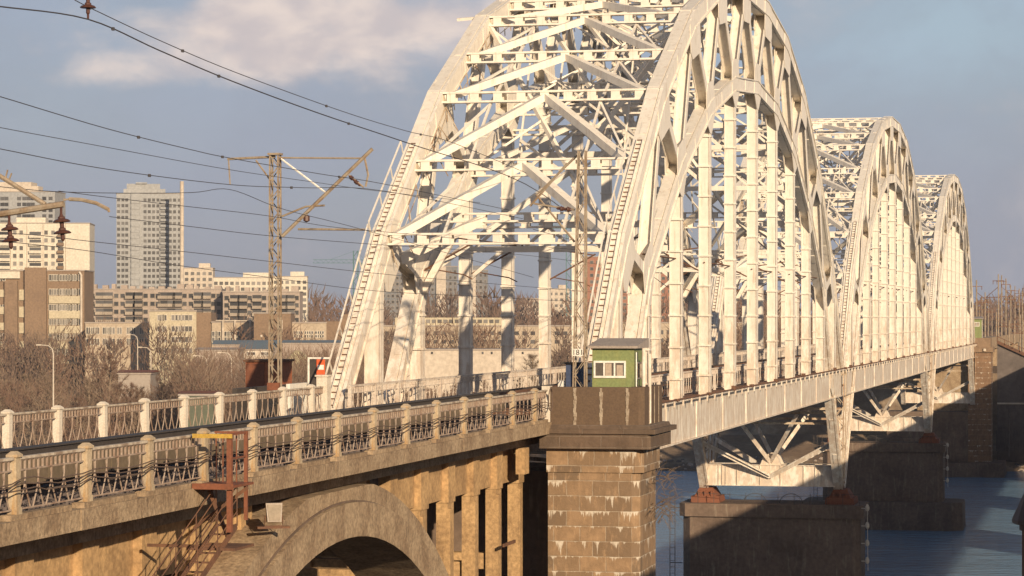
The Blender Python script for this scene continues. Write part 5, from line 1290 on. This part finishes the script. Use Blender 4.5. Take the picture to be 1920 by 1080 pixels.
def tree(u, Z, hgt, k, label, group):
    p = at(u, HY, Z); gz = ground_z(p.x, p.y); r = thing('bare_tree', label, 'tree', (p.x, p.y, gz - .1), rb.uniform(0, 6.28), group)
    sc_ = hgt / 12.0; r.scale = (sc_ * rb.uniform(.9, 1.15), sc_ * rb.uniform(.9, 1.15), sc_)
    obj('trunk', protos[k][0], r); obj('crown', protos[k][1], r)
for i in range(62):
    u = -20 + i * 10.6 + rb.uniform(-5, 5); Z = rb.uniform(440, 560); k = rb.randrange(6)
    place = 'behind the left railing posts' if Z < 470 else ('in the belt between the left railing and the works' if u < 400 else 'near the lattice mast on the far bank')
    tree(u, Z, rb.uniform(7.5, 13) * (1.12 if u < 100 else .82 if u > 350 else 1), k, KN[k] + ' ' + place, 'bare trees of the left riverside belt')
for u, Z, hgt, k, lab in ((55, 436, 14, 5, 'large wide tan bare tree at far left between the first two white posts'), (205, 520, 17, 0, 'tall round reddish bare tree left of the yellow works building'), (335, 500, 15, 4, 'tall dark bare tree in front of the yellow works building'), (1000, 560, 13, 5, 'open branched bare tree before the beige factory, between two left hangers'), (862, 560, 9, 1, 'small bare tree against the white yard wall')):
    tree(u, Z, hgt, k, lab, None)
for i in range(26):
    u = 640 + i * 26 + rb.uniform(-9, 9); Z = rb.uniform(470, 620); k = rb.randrange(6)
    tree(u, Z, rb.uniform(5, 8.5) if u < 1030 else rb.uniform(8, 12), k, KN[k] + ' seen through the trusses on the far bank', 'bare trees seen through the trusses')
# undergrowth and far woods that read as one mass
def twig_mass(name, n, uz, hh, mats, lab, wd, per=60):
    mb = MB()
    for i in range(n):
        u, Z, h = uz(i); p = at(u, HY, Z); gz = ground_z(p.x, p.y); mb.mi = rb.randrange(len(mats)); h *= rb.uniform(.6, 1.2); R_ = h * rb.uniform(.3, .6)
        for k in range(per):
            a = rb.uniform(0, 6.28); rr = R_ * math.sqrt(rb.random()); zc = h * rb.random() ** .8; rr *= (1 - .5 * zc / h)
            q = Vector((p.x + rr * math.cos(a), p.y + rr * math.sin(a), gz + zc)); d = Vector((math.cos(a) * .5 + rb.gauss(0, .4), math.sin(a) * .5 + rb.gauss(0, .4), rb.uniform(.5, 1.6))).normalized() * h * rb.uniform(.12, .3)
            w_ = Vector((CT, ST, 0)).cross(Vector((0, 0, 1))).cross(d).normalized() * wd * rb.uniform(.6, 1.4); mb.tri(q - w_, q + w_, q + d)
    tag(mb.build(name, mats), lab, 'trees' if 'wood' in name else 'undergrowth', kind='stuff')
twig_mass('undergrowth', 900, lambda i: (rb.uniform(-30, 1230), rb.uniform(432, 660), 3.2), 3, ['twig1', 'twig2', 'scrub', 'twig3'], 'brown winter undergrowth covering the far bank', .06, 60)
twig_mass('distant_wood', 600, lambda i: (rb.uniform(-30, 1620), rb.uniform(700, 1100), 15), 12, ['twig1', 'twig2', 'twig3'], 'brown leafless woods around the far works and blocks', .13, 100)
twig_mass('horizon_wood', 380, lambda i: (rb.uniform(380, 1960), rb.uniform(1150, 1900), 24), 20, ['twig1', 'twig3'], 'distant reddish grey wood along the skyline', .3, 90)
twig_mass('bank_undergrowth', 160, lambda i: (rb.uniform(1600, 1930), rb.uniform(470, 620), 9), 3, ['twig1', 'scrub', 'twig3'], 'brown scrub beyond the far tower', .06, 60)
twig_mass('thicket', 260, lambda i: (rb.uniform(340, 720), rb.uniform(445, 590), 11.5), 8, ['twig1', 'twig2', 'twig3'], 'grey brown thicket behind the lattice mast and the arch foot', .05, 110)
twig_mass('riverside_thicket', 170, lambda i: (rb.uniform(-30, 380), rb.uniform(440, 600), 7), 8, ['twig1', 'twig2', 'twig1'], 'reddish brown thicket between the left railing and the works', .05, 110)
# pale sand heap by the mast
mb = MB(); p = at(558, 668, 580); n = 14
prof = []
for j in range(5):
    f = j / 4; 
    for i in range(n):
        a = 2 * math.pi * i / n; rad = (1 - f) * rb.uniform(.9, 1.1) + .05; mb.v.append((p.x + 11 * rad * math.cos(a), p.y + 5 * rad * math.sin(a), 4 + (H(-7.0) - 4) * f ** .6))
for j in range(4):
    for i in range(n): a = j * n + i; b = j * n + (i + 1) % n; mb.f.append((a, b, b + n, a + n)); mb.m.append(0)
mb.f.append(tuple(4 * n + i for i in range(n))); mb.m.append(0)
tag(mb.build('sand_heap', 'sand'), 'pale yellowish sand heap between the lattice mast and the first arch foot', 'heap')

# ------------------------------------------------------------------ haze
HAZE = 0.00009
if HAZE:
    m = bpy.data.materials.new('air'); m.use_nodes = True; t = NT(m.node_tree); o = t.new('ShaderNodeOutputMaterial')
    v = t.new('ShaderNodeVolumePrincipled'); v.inputs['Color'].default_value = (.80, .85, .95, 1); v.inputs['Density'].default_value = HAZE
    v.inputs['Anisotropy'].default_value = .1; t.l.new(v.outputs[0], o.inputs[1]); M['air'] = m
    mb = MB(); mb.box(-2600, 1500, -80, 2600, -5, 112); tag(mb.build('haze', 'air'), kind='stuff')
